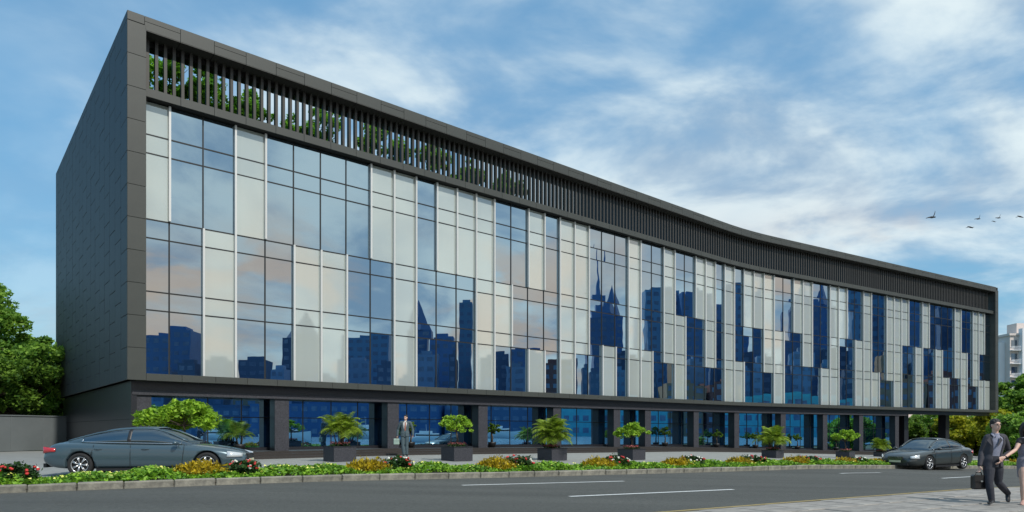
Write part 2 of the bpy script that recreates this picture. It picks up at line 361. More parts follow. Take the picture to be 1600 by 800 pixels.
def offs(poly, d):                          # parallel polyline, to the left of travel
    o = []
    for i, p in enumerate(poly):
        a = Vector(poly[max(i-1, 0)]); b = Vector(poly[min(i+1, len(poly)-1)]); t = (b-a).normalized()
        o.append((p[0]-t.y*d, p[1]+t.x*d))
    return o
xs = np.concatenate([[-2500, -400, -100, -40], np.arange(-20, 90, 2), [120, 250, 600, 3000]])
ys = [-2500, -200, -50, 0, 50, 100, 200, 500, 3000]
v = [(x, y, Z(x)-.05) for x in xs for y in ys]; ny = len(ys)
f = [(i*ny+j, (i+1)*ny+j, (i+1)*ny+j+1, i*ny+j+1) for i in range(len(xs)-1) for j in range(ny-1)]
tag(MB().add(v, f).build('ground', M['ground']), kind='structure')
fk = resamp(FARK, 160, -60, 140); nk = [(p[0], p[1]) for p in resamp(NEARK, 160, -56, 143)]
tag(strip('road', nk, fk, 0.0, M['asphalt'], nb=4), kind='structure')
BEDW = 1.55
fk2 = resamp(FARK, 140, -34, 66)
bed0 = offs(fk2, .16); bed1 = offs(fk2, .16+BEDW)
tag(strip('flower_bed_soil', bed0, bed1, .13, M['soil']), kind='structure')
# plaza: slabs between the bed and the building
tag(strip('plaza', offs(fk2, BEDW+.16), offs(fk2, 30), .03, M['plaza'], nb=14), kind='structure')
edge = strip('plaza_edging', offs(fk2, BEDW+.10), offs(fk2, BEDW+.24), .15, M['kerb']); tag(edge, kind='structure')
# near pavement of slabs
np_ = strip('pavement', offs(nk, -14), nk, .02, M['soil'], nb=8); tag(np_, kind='structure')
slab_me = bevelled(.885, .885, .05, .008, M['paveb'], 'paving_slab')
cnt = 0
nkx = resamp(NEARK, 400, -8, 45)
acc = 0; base_dir = Vector((.835, .55)); side = Vector((.55, -.835)); org = Vector((3.35, 11.7))
for i in range(-6, 34):
    for j in range(0, 8):
        p = org+base_dir*(i*.9+(.45 if j % 2 else 0))
        e = interp(NEARK, p.x); dd = (Vector((p.x, e))-p).dot(-side)
        q = p - side*0 + side*(j*.9+.70) - side*dd*1.0
        if q.y < 1 or cnt >= 300: continue
        k = (q.x/q.y)
        if not (-.05 < k < .95) or q.y < 8.5: continue
        o = link('paving_slab', slab_me, np_, (q.x, q.y, Z(q.x)+.035+random.uniform(-.004, .004)), math.atan2(base_dir.y, base_dir.x)); cnt += 1
        o.rotation_euler = (random.uniform(-.004, .004), .02+random.uniform(-.004, .004), o.rotation_euler[2])
# painted edge line and kerb
yl = tag(strip('road_edge_line', offs(nk, -.02), offs(nk, .14), .012, M['yellow']), kind='structure')
kb = tag(strip('kerb', offs(fk, -.0), offs(fk, .17), .07, M['kerb']), kind='structure')
kst = [bevelled(1.0, .17, .20, .022, M['kerb'], 'kerb_stone') for _ in range(3)]
for me in kst:
    for vv in me.vertices: vv.co += Vector((random.uniform(-.006, .006), random.uniform(-.006, .006), random.uniform(-.007, .007)))
fine = resamp(FARK, 1500, -16, 62); dist = 0; last = Vector(fine[0]); length = random.uniform(.78, .95); start = last.copy()
for p in fine[1:]:
    p = Vector(p); dist = (p-start).length
    if dist >= length:
        length = dist; d = (p-start).normalized(); c = (p+start)/2 + Vector((-d.y, d.x))*.085
        px = 800+FPX*c.x/c.y if c.y > 1 else 0
        if px < 1680:
            o = link('kerb_stone', random.choice(kst), kb, (c.x, c.y, Z(c.x)+.055+random.uniform(-.006, .006)), math.atan2(d.y, d.x))
            o.scale = (length-.014, 1, 1)
            o.rotation_euler = (random.uniform(-.02, .02), math.atan(-(Z(p.x)-Z(start.x))/length)+random.uniform(-.006, .006), o.rotation_euler[2])
        start = p; length = random.uniform(.78, .95)
# lane markings
def marking(a, b, w=.13):
    p = Vector(gp(*a)); q = Vector(gp(*b)); d = (q-p).normalized(); n_ = Vector((-d.y, d.x))*w/2
    k = 8; v = []
    for i in range(k+1):
        c = p.lerp(q, i/k); v += [(c.x-n_.x, c.y-n_.y, Z(c.x)+.006), (c.x+n_.x, c.y+n_.y, Z(c.x)+.006)]
    tag(MB().add(v, [(2*i, 2*i+2, 2*i+3, 2*i+1) for i in range(k)]).build('lane_marking', M['paint']), kind='structure')
for a, b in [((722, 758.5), (975, 752)), ((1313, 740), (1376, 738.6)), ((890, 776), (1146, 765)), ((1472, 747.5), (1526, 744.5)), ((-260, 800), (-60, 794))]: marking(a, b)
# water and far shore on the right, seen in the glass
tag(MB().add([(71, -1500, -2.25), (2400, -1500, -2.25), (2400, 1150, -2.25), (300, 150, -2.25), (143, 60, -2.25), (71, 20, -2.25)], [(0, 1, 2, 3, 4, 5)]).build('water', M['water']), kind='structure')
tag(MB().box(70.2, 71, -1500, 20, -3, -1.75).build('quay_edge', M['kerb']), kind='structure')

# ------------------------------------------------------------------ the office building
B = empty('office_building', (C0.x, C0.y, 0), 'long dark office block with a curving front of mirror glass and white panels over granite', 'office building')
bx, by = C0.x, C0.y
def bpart(mb, name, m, smooth=False, lab=None):
    mb.v = [(x-bx, y-by, z) for x, y, z in mb.v]
    o = mb.build(name, m, B, smooth); fix_normals(o.data)
    if lab: o['label'] = lab
    return o
def place(name, me, t, s, z):
    p = cur(t, s); return link(name, me, B, (p.x-bx, p.y-by, z), fang(t))
PW = .66
# core of the upper box, roof deck, underside, canopy
bpart(sweep([(.66, ZB+.02), (DEPTH-.05, ZB+.02), (DEPTH-.05, 14.9), (.66, 14.9)], .06, TE-.06), 'upper_core', M['core'])
bpart(sweep([(.02, ZB), (DEPTH, ZB), (DEPTH, ZB+.06), (.02, ZB+.06)], .04, TE-.02), 'underside', M['soffit'])
bpart(sweep([(.035, 17.26), (1.75, 17.26), (1.75, 17.74), (.035, 17.78)], .05, TE-.05), 'canopy_slab', M['core'])
# side walls and back parapet cores
bpart(sweep([(.04, ZB), (DEPTH, ZB), (DEPTH, ZT-.02), (.04, ZT-.02)], .04, .36), 'side_wall', M['core'])
bpart(sweep([(.04, ZB), (DEPTH, ZB), (DEPTH, ZT-.02), (.04, ZT-.02)], TE-.36, TE-.04), 'side_wall', M['core'])
# bracket wall beside the first fins
g_ = sweep([(.9, 15.1), (1.45, 15.1), (1.75, 17.25), (.9, 17.25)], .37, .95); bpart(g_, 'canopy_bracket', M['soffit'])
# corner piers faced with panels
pier = sweep([(.035, ZB+.02), (.62, ZB+.02), (.62, ZT-.05), (.035, ZT-.05)], .37, PW-.02); bpart(pier, 'corner_pier', M['core'])
pier = sweep([(.035, ZB+.02), (1.0, ZB+.02), (1.0, ZT-.05), (.035, ZT-.05)], TE-PW+.02, TE-.37); bpart(pier, 'corner_pier', M['core'])
me_p = bevelled(PW-.004, .04, 1.255, .004, M['clad'], 'corner_panel')
for k in range(11):
    for tt in (PW/2, TE-PW/2): place('corner_panel', me_p, tt, .02, ZB+.635+k*1.27)
me_s = bevelled(.95, .04, 1.255, .004, M['clad'], 'reveal_panel')
for k in range(11):                          # the pier's return on the right, which faces the camera
    p = cur(TE-PW-.0, .5); o = link('reveal_panel', me_s, B, (p.x-bx, p.y-by, ZB+.635+k*1.27), fang(TE)+math.pi/2)
# top fascia: alternate panels carry a second joint
NM = 66; t0f = .66
me_full = bevelled(MOD-.014, .04, .535, .004, M['clad'], 'fascia_panel')
me_hi = bevelled(MOD-.014, .04, .205, .004, M['clad'], 'fascia_panel'); me_lo = bevelled(MOD-.014, .04, .318, .004, M['clad'], 'fascia_panel')
edges = [.60 + i*MOD for i in range(0, 67)]
for i in range(66):
    t = edges[i]+MOD/2 + .0
    if i % 2 == 1: place('fascia_panel', me_full, t, .02, ZT-.2675)
    else: place('fascia_panel', me_hi, t, .02, ZT-.1025); place('fascia_panel', me_lo, t, .02, ZT-.376)
place('fascia_panel', bevelled(.59, .04, .34, .004, M['clad'], 'fascia_panel'), .30, .02, ZT-.17)
me_so = bevelled(MOD-.014, 1.0, .03, .004, M['soffit'], 'soffit_panel')
for i in range(66): place('soffit_panel', me_so, edges[i]+MOD/2, .50, 17.245)
me_tr = bevelled(MOD-.012, .05, .28, .004, M['clad'], 'trim_panel'); me_bd = bevelled(MOD-.012, .05, .34, .004, M['clad'], 'sill_panel')
for i in range(65):
    place('trim_panel', me_tr, edges[i]+MOD/2+.06, .025, ZB+.14); place('sill_panel', me_bd, edges[i]+MOD/2+.06, .22, 14.92)
place('trim_panel', bevelled(TE-PW-(edges[65]+.06)-.01, .05, .28, .004, M['clad'], 'trim_panel'), (TE-PW+edges[65]+.06)/2, .025, ZB+.14)
place('sill_panel', bevelled(TE-PW-(edges[65]+.06)-.01, .05, .34, .004, M['clad'], 'sill_panel'), (TE-PW+edges[65]+.06)/2, .22, 14.92)
bpart(sweep([(.246, 14.755), (1.6, 14.755), (1.6, 15.07), (.246, 15.07)], PW, TE-PW), 'sill_beam', M['core'])
bpart(sweep([(.051, ZB+.07), (.66, ZB+.07), (.66, 3.745), (.051, 3.745)], PW, TE-PW), 'bottom_ledge', M['core'])
# screen of vertical fins
me_fin = MB().box(-.058, .058, -.1, .1, 0, 2.16).mesh('screen_fin', M['fin'])
nf = int((TE-PW-.7-PW)/(MOD/4))
for i in range(nf+1):
    t = .82+i*MOD/4
    if t < TE-PW-.1: place('screen_fin', me_fin, t, .62, 15.09)
bpart(sweep([(.76, 17.02), (.86, 17.02), (.86, 17.25), (.76, 17.25)], .4, TE-.4), 'fin_rail', M['core'])
# curtain wall
PAT = ["WGGG","GGGG","GWWW","WGGG","GGGG","GWWW","GWWW","GGGG","WGGG","WWWW","GGGG","WGGG","WGGG","WWWW","GWWG","GGGG","WGGW","GGGG","WWWW","WWWG",
"GGGG","GGWW","GGGG","WWWW","GGWW","GGGG","WWWG","GWWW","GGGG","WGGG","WWWG","GGGG","WWWW","GGWW","WGGG","WGGG","WWWG","GWWW","GGGG","WGGG",
"WWGG","GGGG","GGWW","WWWW","WGGG","GGGG","GWWW","WWWW","GGWW","GGGG","WWWG","WWWW","WGGG","GGGG","GWWW","WGGG","GGGG","GWWW","GGWW","GGGG",
"WWGG","GWWW","GGGG","WWWG","WGWW","GGWW"]
T0G = 1.62
tj = [.66] + [T0G+i*MOD for i in range(0, 65)] + [TE-PW]
tj = tj[:67]
pane_cache = {}
def pane(t0, t1, z0, z1, kind):
    w_ = t1-t0-.02; h_ = z0-z1-.02; key = (round(w_, 2), round(h_, 3), kind)
    if key not in pane_cache:
        pane_cache[key] = MB().box(-w_/2, w_/2, -.012, .012, -h_/2, h_/2).mesh('pane', M['white'] if kind == 'W' else M['glass'])
    o = place('white_panel' if kind == 'W' else 'glass_pane', pane_cache[key], (t0+t1)/2, S_G + (0 if kind == 'G' else -.012), (z0+z1)/2)
    o.rotation_euler = (random.gauss(0, .0022), 0, o.rotation_euler[2]+random.gauss(0, .0022)); return o
rowmap = [0, 0, 0, 1, 1, 2, 3]
for c in range(66):
    if c >= len(tj)-1: break
    for r_ in range(7): pane(tj[c], tj[c+1], ROWS[r_], ROWS[r_+1], PAT[c][rowmap[r_]])
for r_ in range(1, 7):
    z_ = ROWS[r_]; bpart(sweep([(S_G-.035, z_-.026), (S_G+.05, z_-.026), (S_G+.05, z_+.026), (S_G-.035, z_+.026)], PW, TE-PW), 'transom', M['mull'])
me_m = MB().box(-.026, .026, -.04, .05, 3.745, 14.752).mesh('mullion', M['mull'])
fin_cache = {}
for c in range(1, len(tj)-1):
    place('mullion', me_m, tj[c], S_G, 0)
    flags = [PAT[c-1][rowmap[r_]] == 'W' or PAT[min(c, 65)][rowmap[r_]] == 'W' for r_ in range(7)]
    r_ = 0
    while r_ < 7:
        if flags[r_]:
            e_ = r_
            while e_+1 < 7 and flags[e_+1]: e_ += 1
            key = (r_, e_)
            if key not in fin_cache: fin_cache[key] = MB().box(-.04, .04, -.17, -.042, ROWS[e_+1]+.03, ROWS[r_]-.005).mesh('facade_fin', M['alu'])
            place('facade_fin', fin_cache[key], tj[c], S_G, 0); r_ = e_+1
        else: r_ += 1
# left flank: panels with staggered joints, its shade put into their colour
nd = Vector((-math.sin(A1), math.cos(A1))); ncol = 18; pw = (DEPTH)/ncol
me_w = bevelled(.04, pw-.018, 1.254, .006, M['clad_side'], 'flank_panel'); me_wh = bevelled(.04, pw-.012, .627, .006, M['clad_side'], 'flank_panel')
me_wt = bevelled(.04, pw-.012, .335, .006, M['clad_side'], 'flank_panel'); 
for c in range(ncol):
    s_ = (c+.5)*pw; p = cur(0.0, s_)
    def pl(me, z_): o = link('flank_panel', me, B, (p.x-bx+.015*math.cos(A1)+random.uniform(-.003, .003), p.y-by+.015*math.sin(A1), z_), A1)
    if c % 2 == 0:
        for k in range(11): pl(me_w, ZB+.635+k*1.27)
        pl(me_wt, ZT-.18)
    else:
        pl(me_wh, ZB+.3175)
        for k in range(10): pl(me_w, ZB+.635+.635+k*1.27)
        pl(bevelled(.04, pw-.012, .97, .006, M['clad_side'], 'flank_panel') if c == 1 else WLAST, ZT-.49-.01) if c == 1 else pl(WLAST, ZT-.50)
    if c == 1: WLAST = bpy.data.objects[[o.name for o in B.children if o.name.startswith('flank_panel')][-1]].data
# ground floor: granite beam, piers, columns, recessed glazing, steps
ZC = 2.92; GF_END = 69.2; SG2 = 1.50
bpart(sweep([(.50, 3.10), (1.4, 3.10), (1.4, ZB), (.50, ZB)], .25, TE-.9), 'granite_beam', M['granite'])
bpart(sweep([(.42, ZC), (1.4, ZC), (1.4, 3.098), (.42, 3.098)], .25, GF_END), 'beam_course', M['granite_face'])  # lower course lighter than the beam: its light is in the colour
bpart(sweep([(1.4, ZC+.06), (20.4, ZC+.06), (20.4, ZB), (1.4, ZB)], .3, GF_END), 'ground_floor_ceiling', M['core'])
bpart(sweep([(.45, .12), (20.4, .12), (20.4, ZB), (.45, ZB)], .22, .42), 'granite_side_wall', M['granite'])
for zz_ in (1.05, 1.95):
    bpart(sweep([(.44, zz_-.008), (20.42, zz_-.008), (20.42, zz_+.008), (.44, zz_+.008)], .195, .215), 'stone_joint', M['core'])
bpart(sweep([(SG2+.1, -1.6), (20.3, -1.6), (20.3, ZC+.05), (SG2+.1, ZC+.05)], .45, GF_END), 'ground_floor_core', M['core'])
cols = [.62, 6.28, 12.03, 17.8, 23.6, 29.2, 32.5, 38.3, 43.8, 49.9, 55.8, 61.4, 67.5]
for t in cols:
    p = cur(t, .9); zb_ = Z(p.x)+.10
    o = place('column', MB().box(-.33, .33, -.38, .20, 0, ZC-zb_).mesh('column', M['granite']), t, .9, zb_)
    ff = place('column_face', MB().box(-.325, .325, -.014, 0, 0, ZC-zb_-.006).mesh('column_face', M['granite_face']), t, .9-.383, zb_)  # front lighter than the sides, the lit face put into the colour
for t in (71.6, 79.9):
    p = cur(t, 2.2); zb_ = Z(p.x)-.05
    place('free_column', MB().box(-.40, .40, -.40, .40, 0, ZB-zb_+.03).mesh('free_column', M['granite']), t, 2.2, zb_)
tts = [.45]+list(np.arange(2, 69, 1.5))+[GF_END]
FLOOR = .30
bpart(sweep([(-.5, -.4), (20, -.4), (20, FLOOR), (-.5, FLOOR)], .45, GF_END+1, zf=1, ts=tts+[GF_END+1]), 'platform', M['step'])
bpart(sweep([(-1.1, -.4), (-.5, -.4), (-.5, .215), (-1.1, .215)], .45, GF_END+1, zf=1, ts=tts+[GF_END+1]), 'step', M['step'])
bpart(sweep([(-1.7, -.4), (-1.1, -.4), (-1.1, .125), (-1.7, .125)], .45, GF_END+1, zf=1, ts=tts+[GF_END+1]), 'step', M['step'])
bpart(sweep([(SG2-.05, FLOOR), (SG2+.1, FLOOR), (SG2+.1, FLOOR+.14), (SG2-.05, FLOOR+.14)], .45, GF_END, zf=1, ts=tts), 'glazing_plinth', M['granite'])
W2 = 1.435; nb2 = int((GF_END-.5)/W2)
for i in range(nb2):
    t = .5+W2*(i+.5); p = cur(t, SG2); zf_ = Z(p.x)+FLOOR+.15
    hh = ZC-zf_; zt_ = zf_+hh*.62
    place('shopfront_pane', MB().box(-W2/2+.02, W2/2-.02, -.01, .01, 0, zt_-zf_-.02).mesh('shopfront_pane', M['gfglass']), t, SG2, zf_)
    place('shopfront_pane', MB().box(-W2/2+.02, W2/2-.02, -.01, .01, 0, ZC-zt_-.02).mesh('shopfront_pane', M['gfglass']), t, SG2, zt_+.02)
    place('shopfront_mullion', MB().box(-.022, .022, -.03, .04, 0, ZC-zf_).mesh('shopfront_mullion', M['mull']), t-W2/2, SG2, zf_)
    place('shopfront_transom', MB().box(-W2/2, W2/2, -.02, .03, -.012, .012).mesh('shopfront_transom', M['mull']), t, SG2, zt_)

# ------------------------------------------------------------------ foliage
def leaf_mesh(name, centers, size, m, up=.4, aspect=1.6, seed=0):
    """many small folded leaves at the given points"""
    rg = np.random.default_rng(seed); n = len(centers)
    nrm = rg.normal(size=(n, 3)); nrm[:, 2] = np.abs(nrm[:, 2])+up; nrm /= np.linalg.norm(nrm, axis=1)[:, None]
    a = np.cross(nrm, rg.normal(size=(n, 3))); a /= np.linalg.norm(a, axis=1)[:, None]; b = np.cross(nrm, a)
    sz = size*rg.uniform(.6, 1.3, n)[:, None]
    c = np.asarray(centers)
    v = np.empty((n, 4, 3)); v[:, 0] = c-a*sz*aspect/2; v[:, 1] = c+b*sz/2-nrm*sz*.12; v[:, 2] = c+a*sz*aspect/2; v[:, 3] = c-b*sz/2-nrm*sz*.12
    return quads(name, v.reshape(-1, 3), m)
def quads(name, v, m):
    n = len(v)//4; me = bpy.data.meshes.new(name); me.vertices.add(4*n); me.vertices.foreach_set('co', np.ascontiguousarray(v, dtype=np.float32).ravel())
    me.loops.add(4*n); me.loops.foreach_set('vertex_index', np.arange(4*n, dtype=np.int32))
    me.polygons.add(n); me.polygons.foreach_set('loop_start', np.arange(0, 4*n, 4, dtype=np.int32)); me.update(calc_edges=True); me.materials.append(m); return me
def crown_points(blobs, nclump, per, cr, rg):
    pts = []; vols = np.array([b[3]*b[4]*b[5] for b in blobs])**(.67); pr = vols/vols.sum()
    for _ in range(nclump):
        b = blobs[rg.choice(len(blobs), p=pr)]; d = rg.normal(size=3); d /= np.linalg.norm(d); rr = rg.uniform(.62, 1.05)
        c = np.array(b[:3])+d*rr*np.array(b[3:6]); k = int(per*rg.uniform(.6, 1.4)); r = cr*rg.uniform(.55, 1.35)
        q = rg.normal(size=(k, 3)); q /= np.linalg.norm(q, axis=1)[:, None]; q *= (rg.uniform(.0, 1, (k, 1))**.5)*r*np.array([1, 1, .7])
        pts.append(c+q)
    return np.concatenate(pts)
def limbs(blobs, base, r0, rg, top=None):
    mb = MB(); base = Vector(base); cz = sum(b[2] for b in blobs)/len(blobs); ax = sum(b[0] for b in blobs)/len(blobs); ay = sum(b[1] for b in blobs)/len(blobs)
    fork = Vector((base.x*.5+ax*.5, base.y*.5+ay*.5, base.z+(cz-base.z)*.55))
    mid = base.lerp(fork, .5)+Vector((rg.uniform(-1, 1)*r0, rg.uniform(-1, 1)*r0, 0))
    mb.tube([base-Vector((0, 0, .2)), base+Vector((0, 0, .1)), mid, fork], [r0*1.5, r0*1.15, r0*.9, r0*.72], 8)
    for b in blobs:
        c = Vector(b[:3]); m1 = fork.lerp(c, .5)+Vector((0, 0, -.06*(c-fork).length))
        mb.tube([fork, m1, c], [r0*.6, r0*.4, r0*.15], 6)
        for _ in range(3):
            d = Vector(rg.normal(size=3)).normalized(); e = c+Vector((d.x*b[3]*.8, d.y*b[4]*.8, abs(d.z)*b[5]*.8))
            mb.tube([m1, m1.lerp(e, .55)+Vector((0, 0, .05)), e], [r0*.3, r0*.18, r0*.05], 5)
    return mb
def tree(name, x, y, h, spread, m, label, group=None, nclump=150, per=130, cr=.6, leaf=.16, seed=1, base=None, r0=.16, low=.28, cat='tree', nblob=8):
    rg = np.random.default_rng(seed); z = Z(x)-.05 if base is None else base
    root = empty(name, (x, y, z), label, cat, group)
    blobs = []
    for i in range(nblob):
        a = 2*math.pi*i/nblob*1.7+rg.uniform(-.5, .5); q = rg.uniform(.15, .75)
        hz_ = h*(low+(1-low)*(.18+.64*rg.uniform()))
        br = spread*rg.uniform(.38, .58)
        blobs.append((math.cos(a)*spread*q, math.sin(a)*spread*q, hz_, br, br, br*.72))
    blobs.append((0, 0, h-spread*.36, spread*.42, spread*.42, spread*.36))
    pts = crown_points(blobs, nclump, per, cr, rg)
    limbs(blobs, (0, 0, 0), r0, rg).build('trunk', M['bark'], root, True)
    link('crown', leaf_mesh('crown', pts, leaf, m, seed=seed), root)
    return root
def P(px, Y): return (px-800)/FPX*Y, Y
# trees behind the wall on the left
for i, (px, Y, h, sp, mm, lab) in enumerate([
    (-38, 44, 11.2, 4.4, 'leaf_mid', 'tall loose light green tree rising at the left edge of the photo'),
    (50, 50, 8.0, 4.2, 'leaf_mid', 'broad green tree behind the grey wall, nearest the left flank of the building'),
    (15, 40, 6.6, 3.6, 'leaf_mid', 'low green bushy tree just over the grey wall at far left'),
    (85, 46, 6.4, 3.4, 'leaf_mid', 'mid green bushy tree between grey wall and rear corner of the building'),
    (-75, 38, 7.2, 4.0, 'leaf_dark', 'dark green tree cut by the left edge of the photo'),
    (120, 58, 8.5, 4.5, 'leaf_dark', 'dark tree glimpsed under the rear overhang on the left')]):
    x, y = P(px, Y); tree('broadleaf_tree', x, y, h, sp, M[mm], lab, 'trees behind the grey wall on the left', 190, 150, .62, .17, 11+i, low=.12)
# trees at the right end
for i, (px, Y, h, sp, mm, lab, lw) in enumerate([
    (1622, 86, 11.2, 6.0, 'leaf_mid', 'large bright green tree at the right edge below the apartment block', .08),
    (1582, 92, 9.4, 3.6, 'leaf_mid', 'mid green tree between the office block and the right edge', .05),
    (1566, 78, 5.4, 2.3, 'leaf_yellow', 'small yellow-green tree beside the right end of the office block', .05),
    (1520, 88, 4.6, 4.6, 'leaf_yellow', 'yellow-green tree seen under the right end of the office block', .02),
    (1455, 104, 5.6, 6.0, 'leaf_mid', 'green tree seen between the two free-standing columns', .02),
    (1412, 100, 5.6, 4.5, 'leaf_dark', 'dark green tree seen left of the free-standing columns', .02),
    (1500, 112, 6.2, 6.5, 'leaf_mid', 'mid green tree farthest back under the office block', .02),
    (1600, 64, 4.4, 3.0, 'leaf_mid', 'round green tree low at the right edge behind the woman', .02)]):
    x, y = P(px, Y); tree('broadleaf_tree', x, y, h+ (0 if Y > 90 else 0), sp, M[mm], lab, 'trees at the right end of the street', 170, 120, .75, .26, 41+i, low=lw)
# roof terrace trees behind the fins
ordn = ['first', 'second', 'third', 'fourth', 'fifth', 'sixth', 'seventh', 'eighth', 'ninth', 'tenth', 'eleventh', 'twelfth', 'thirteenth']
for i, (t, h, sp) in enumerate([(.9, 2.9, .9), (2.3, 3.6, 1.0), (4.0, 3.9, 1.15), (5.9, 2.9, .9), (8.0, 2.2, .8), (9.4, 3.0, .9), (12.2, 3.2, 1.0), (14.1, 2.8, .8), (16.4, 3.3, .9), (19.0, 2.8, .8), (22.0, 3.1, .9)]):
    p = cur(t, 3.6); tree('terrace_tree', p.x, p.y, h+.2, sp*1.35, M['leaf_terrace'], 'small green tree on the roof terrace behind the fins, %s from the left' % ordn[i], 'small trees on the roof terrace', 50, 80, .3, .13, 80+i, base=14.9, r0=.06, low=.1, nblob=5)

# ------------------------------------------------------------------ planters
def palm_bits(root, h, sp, seed, z0, m=None, nf=90, stems=9):
    rg = np.random.default_rng(seed); v = []; st = MB(); m = m or M['leaf_palm']
    heads = []
    for i in range(stems):
        a = rg.uniform(0, 6.28); r = rg.uniform(.03, .14); hh = h*rg.uniform(.30, .46)
        b = Vector((math.cos(a)*r, math.sin(a)*r, z0)); e = Vector((math.cos(a)*(r+.10*h), math.sin(a)*(r+.10*h), z0+hh))
        st.tube([b, b.lerp(e, .5)+Vector((0, 0, .02)), e], [.028, .022, .014], 6); heads.append(e)
    for i in range(nf):
        e = heads[i % stems]; a = rg.uniform(0, 6.28); L = sp*rg.uniform(.75, 1.15); el = rg.uniform(.5, 1.5)
        d = np.array([math.cos(a)*math.cos(el), math.sin(a)*math.cos(el), math.sin(el)]); p = np.array(e); seg = 9; prev = p
        side = np.array([-math.sin(a), math.cos(a), 0])
        for k in range(seg):
            d = d+np.array([0, 0, -.13-.02*k]); d /= np.linalg.norm(d); nx_ = prev+d*L/seg
            st.tube([prev, nx_], [.006, .005], 3, caps=False)
            if k > 0:
                ll = L*.34*math.sin(math.pi*(k+1)/(seg+2))+.03
                for sg in (-1, 1):
                    for q in (0, .5):
                        o_ = prev+(nx_-prev)*q; tip = o_+side*sg*ll+d*ll*.55+np.array([0, 0, -ll*.25]); w_ = d*L/seg*.42
                        v += [o_, o_+w_+np.array([0, 0, .004]), tip+w_*.15, tip]
            prev = nx_
    st.build('stem', M['bark'], root, True); link('fronds', quads('fronds', np.array(v), m), root)
def planter_box(root, w, h, rot):
    mb = MB().box(-w/2, w/2, -w/2, w/2, 0, h); o = mb.build('planter_box', M['granite_face'], root, rz=rot)
    rim = MB()
    for a in ((-w/2-.015, w/2+.015, -w/2-.015, -w/2+.06), (-w/2-.015, w/2+.015, w/2-.06, w/2+.015), (-w/2-.015, -w/2+.06, -w/2+.061, w/2-.061), (w/2-.06, w/2+.015, -w/2+.061, w/2-.061)): rim.box(a[0], a[1], a[2], a[3], h+.001, h+.035)
    rim.build('planter_rim', M['granite'], root, rz=rot)
    MB().box(-w/2+.06, w/2-.06, -w/2+.06, w/2-.06, h-.03, h+.02).build('planter_soil', M['soil'], root, rz=rot)
def flower_pts(r, z0, h, n, rg):
    a = rg.uniform(0, 6.28, n); q = r*np.sqrt(rg.uniform(0, 1, n)); return np.stack([np.cos(a)*q, np.sin(a)*q, z0+rg.uniform(0, h, n)], 1)
def bonsai_bits(root, z0, h, w, seed, m, ncl=46):
    rg = np.random.default_rng(seed); mb = MB(); f1 = Vector((.03, 0, z0+h*.25)); f2 = Vector((-.02, .02, z0+h*.48))
    mb.tube([(0, 0, z0-.05), f1, f2], [.055, .042, .032], 8); pts = []
    heads = []
    for i in range(7):
        a = 2*math.pi*i/7+rg.uniform(-.4, .4); q = w*rg.uniform(.3, .78)
        heads.append((math.cos(a)*q, math.sin(a)*q, z0+h*rg.uniform(.58, .76)))
    heads += [(0, 0, z0+h*.88), (w*.22, -w*.1, z0+h*.84), (-w*.25, w*.1, z0+h*.8)]
    for e in heads:
        e = Vector(e); mb.tube([f2, f2.lerp(e, .5)+Vector((0, 0, -.03)), e], [.024, .016, .008], 5)
    bl = [(e[0], e[1], e[2], w*.34, w*.34, h*.13) for e in heads]
    pts = crown_points(bl, ncl, 75, w*.16, rg)
    mb.build('trunk', M['bark'], root, True); link('crown', leaf_mesh('crown', pts, .055*max(1, w/.8), m, seed=seed), root)
rotb = A1
def planter(px, py, kind, label, w, ph, gh, gw, seed, group, mcol=None, off=.03):
    x, y = gp(px, py, off); x += .35*0; y += w*.6
    root = empty('potted_palm' if kind == 'palm' else 'potted_tree', (x, y, Z(x)+off), label, 'potted plant', group)
    planter_box(root, w, ph, fang(30)); rg = np.random.default_rng(seed)
    link('underplanting', leaf_mesh('underplanting', flower_pts(w*.42, ph, .14, 260, rg), .05, M['leaf_rose'], seed=seed), root)
    FL_ = link('flowers', leaf_mesh('flowers', flower_pts(w*.42, ph+.10, .10, 170, rg), .05, M['fl_pink'], aspect=1, seed=seed+1), root); FL_['kind'] = 'stuff'
    if kind == 'palm': palm_bits(root, gh, gw, seed, ph)
    else: bonsai_bits(root, ph, gh, gw, seed, mcol or M['leaf_lime'])
    return root
# (px, base py, kind, ...)
planter(525, 722, 'palm', 'bushy palm in the granite planter at left, nearest the blue car', .92, .56, 1.6, .76, 201, 'granite planters along the plaza')
planter(712, 721, 'tree', 'flat-topped green tree in the granite planter right of the man in the slate suit', .92, .56, 1.32, .92, 202, 'granite planters along the plaza', M['leaf_palm'] and M['leaf_lime'])
planter(864, 720, 'palm', 'bushy palm in the third granite planter, before a column', .92, .50, 1.55, .92, 203, 'granite planters along the plaza')
planter(990, 719, 'tree', 'spreading green tree in the fourth granite planter from the left', .92, .48, 1.25, .98, 204, 'granite planters along the plaza')
planter(1213, 716, 'palm', 'bushy palm in the fifth granite planter, right of mid facade', .90, .42, 1.55, .90, 205, 'granite planters along the plaza')
planter(1327, 716, 'tree', 'round-headed green tree in the sixth granite planter, left of the dark car', .90, .42, 1.45, 1.10, 206, 'granite planters along the plaza')
planter(1381, 714, 'palm', 'olive green palm in the last granite planter, touching the dark car', .80, .36, 1.15, .70, 207, 'granite planters along the plaza')
# the lime green tree before the left pier
x, y = P(288, 25.6); root = empty('potted_tree', (x, y, Z(x)+.03), 'wide lime green tree behind the blue car, largest of the potted trees', 'potted plant', 'granite planters along the plaza')
planter_box(root, .9, .5, A1); bonsai_bits(root, .5, 1.78, 1.74, 211, M['leaf_lime'], 95)
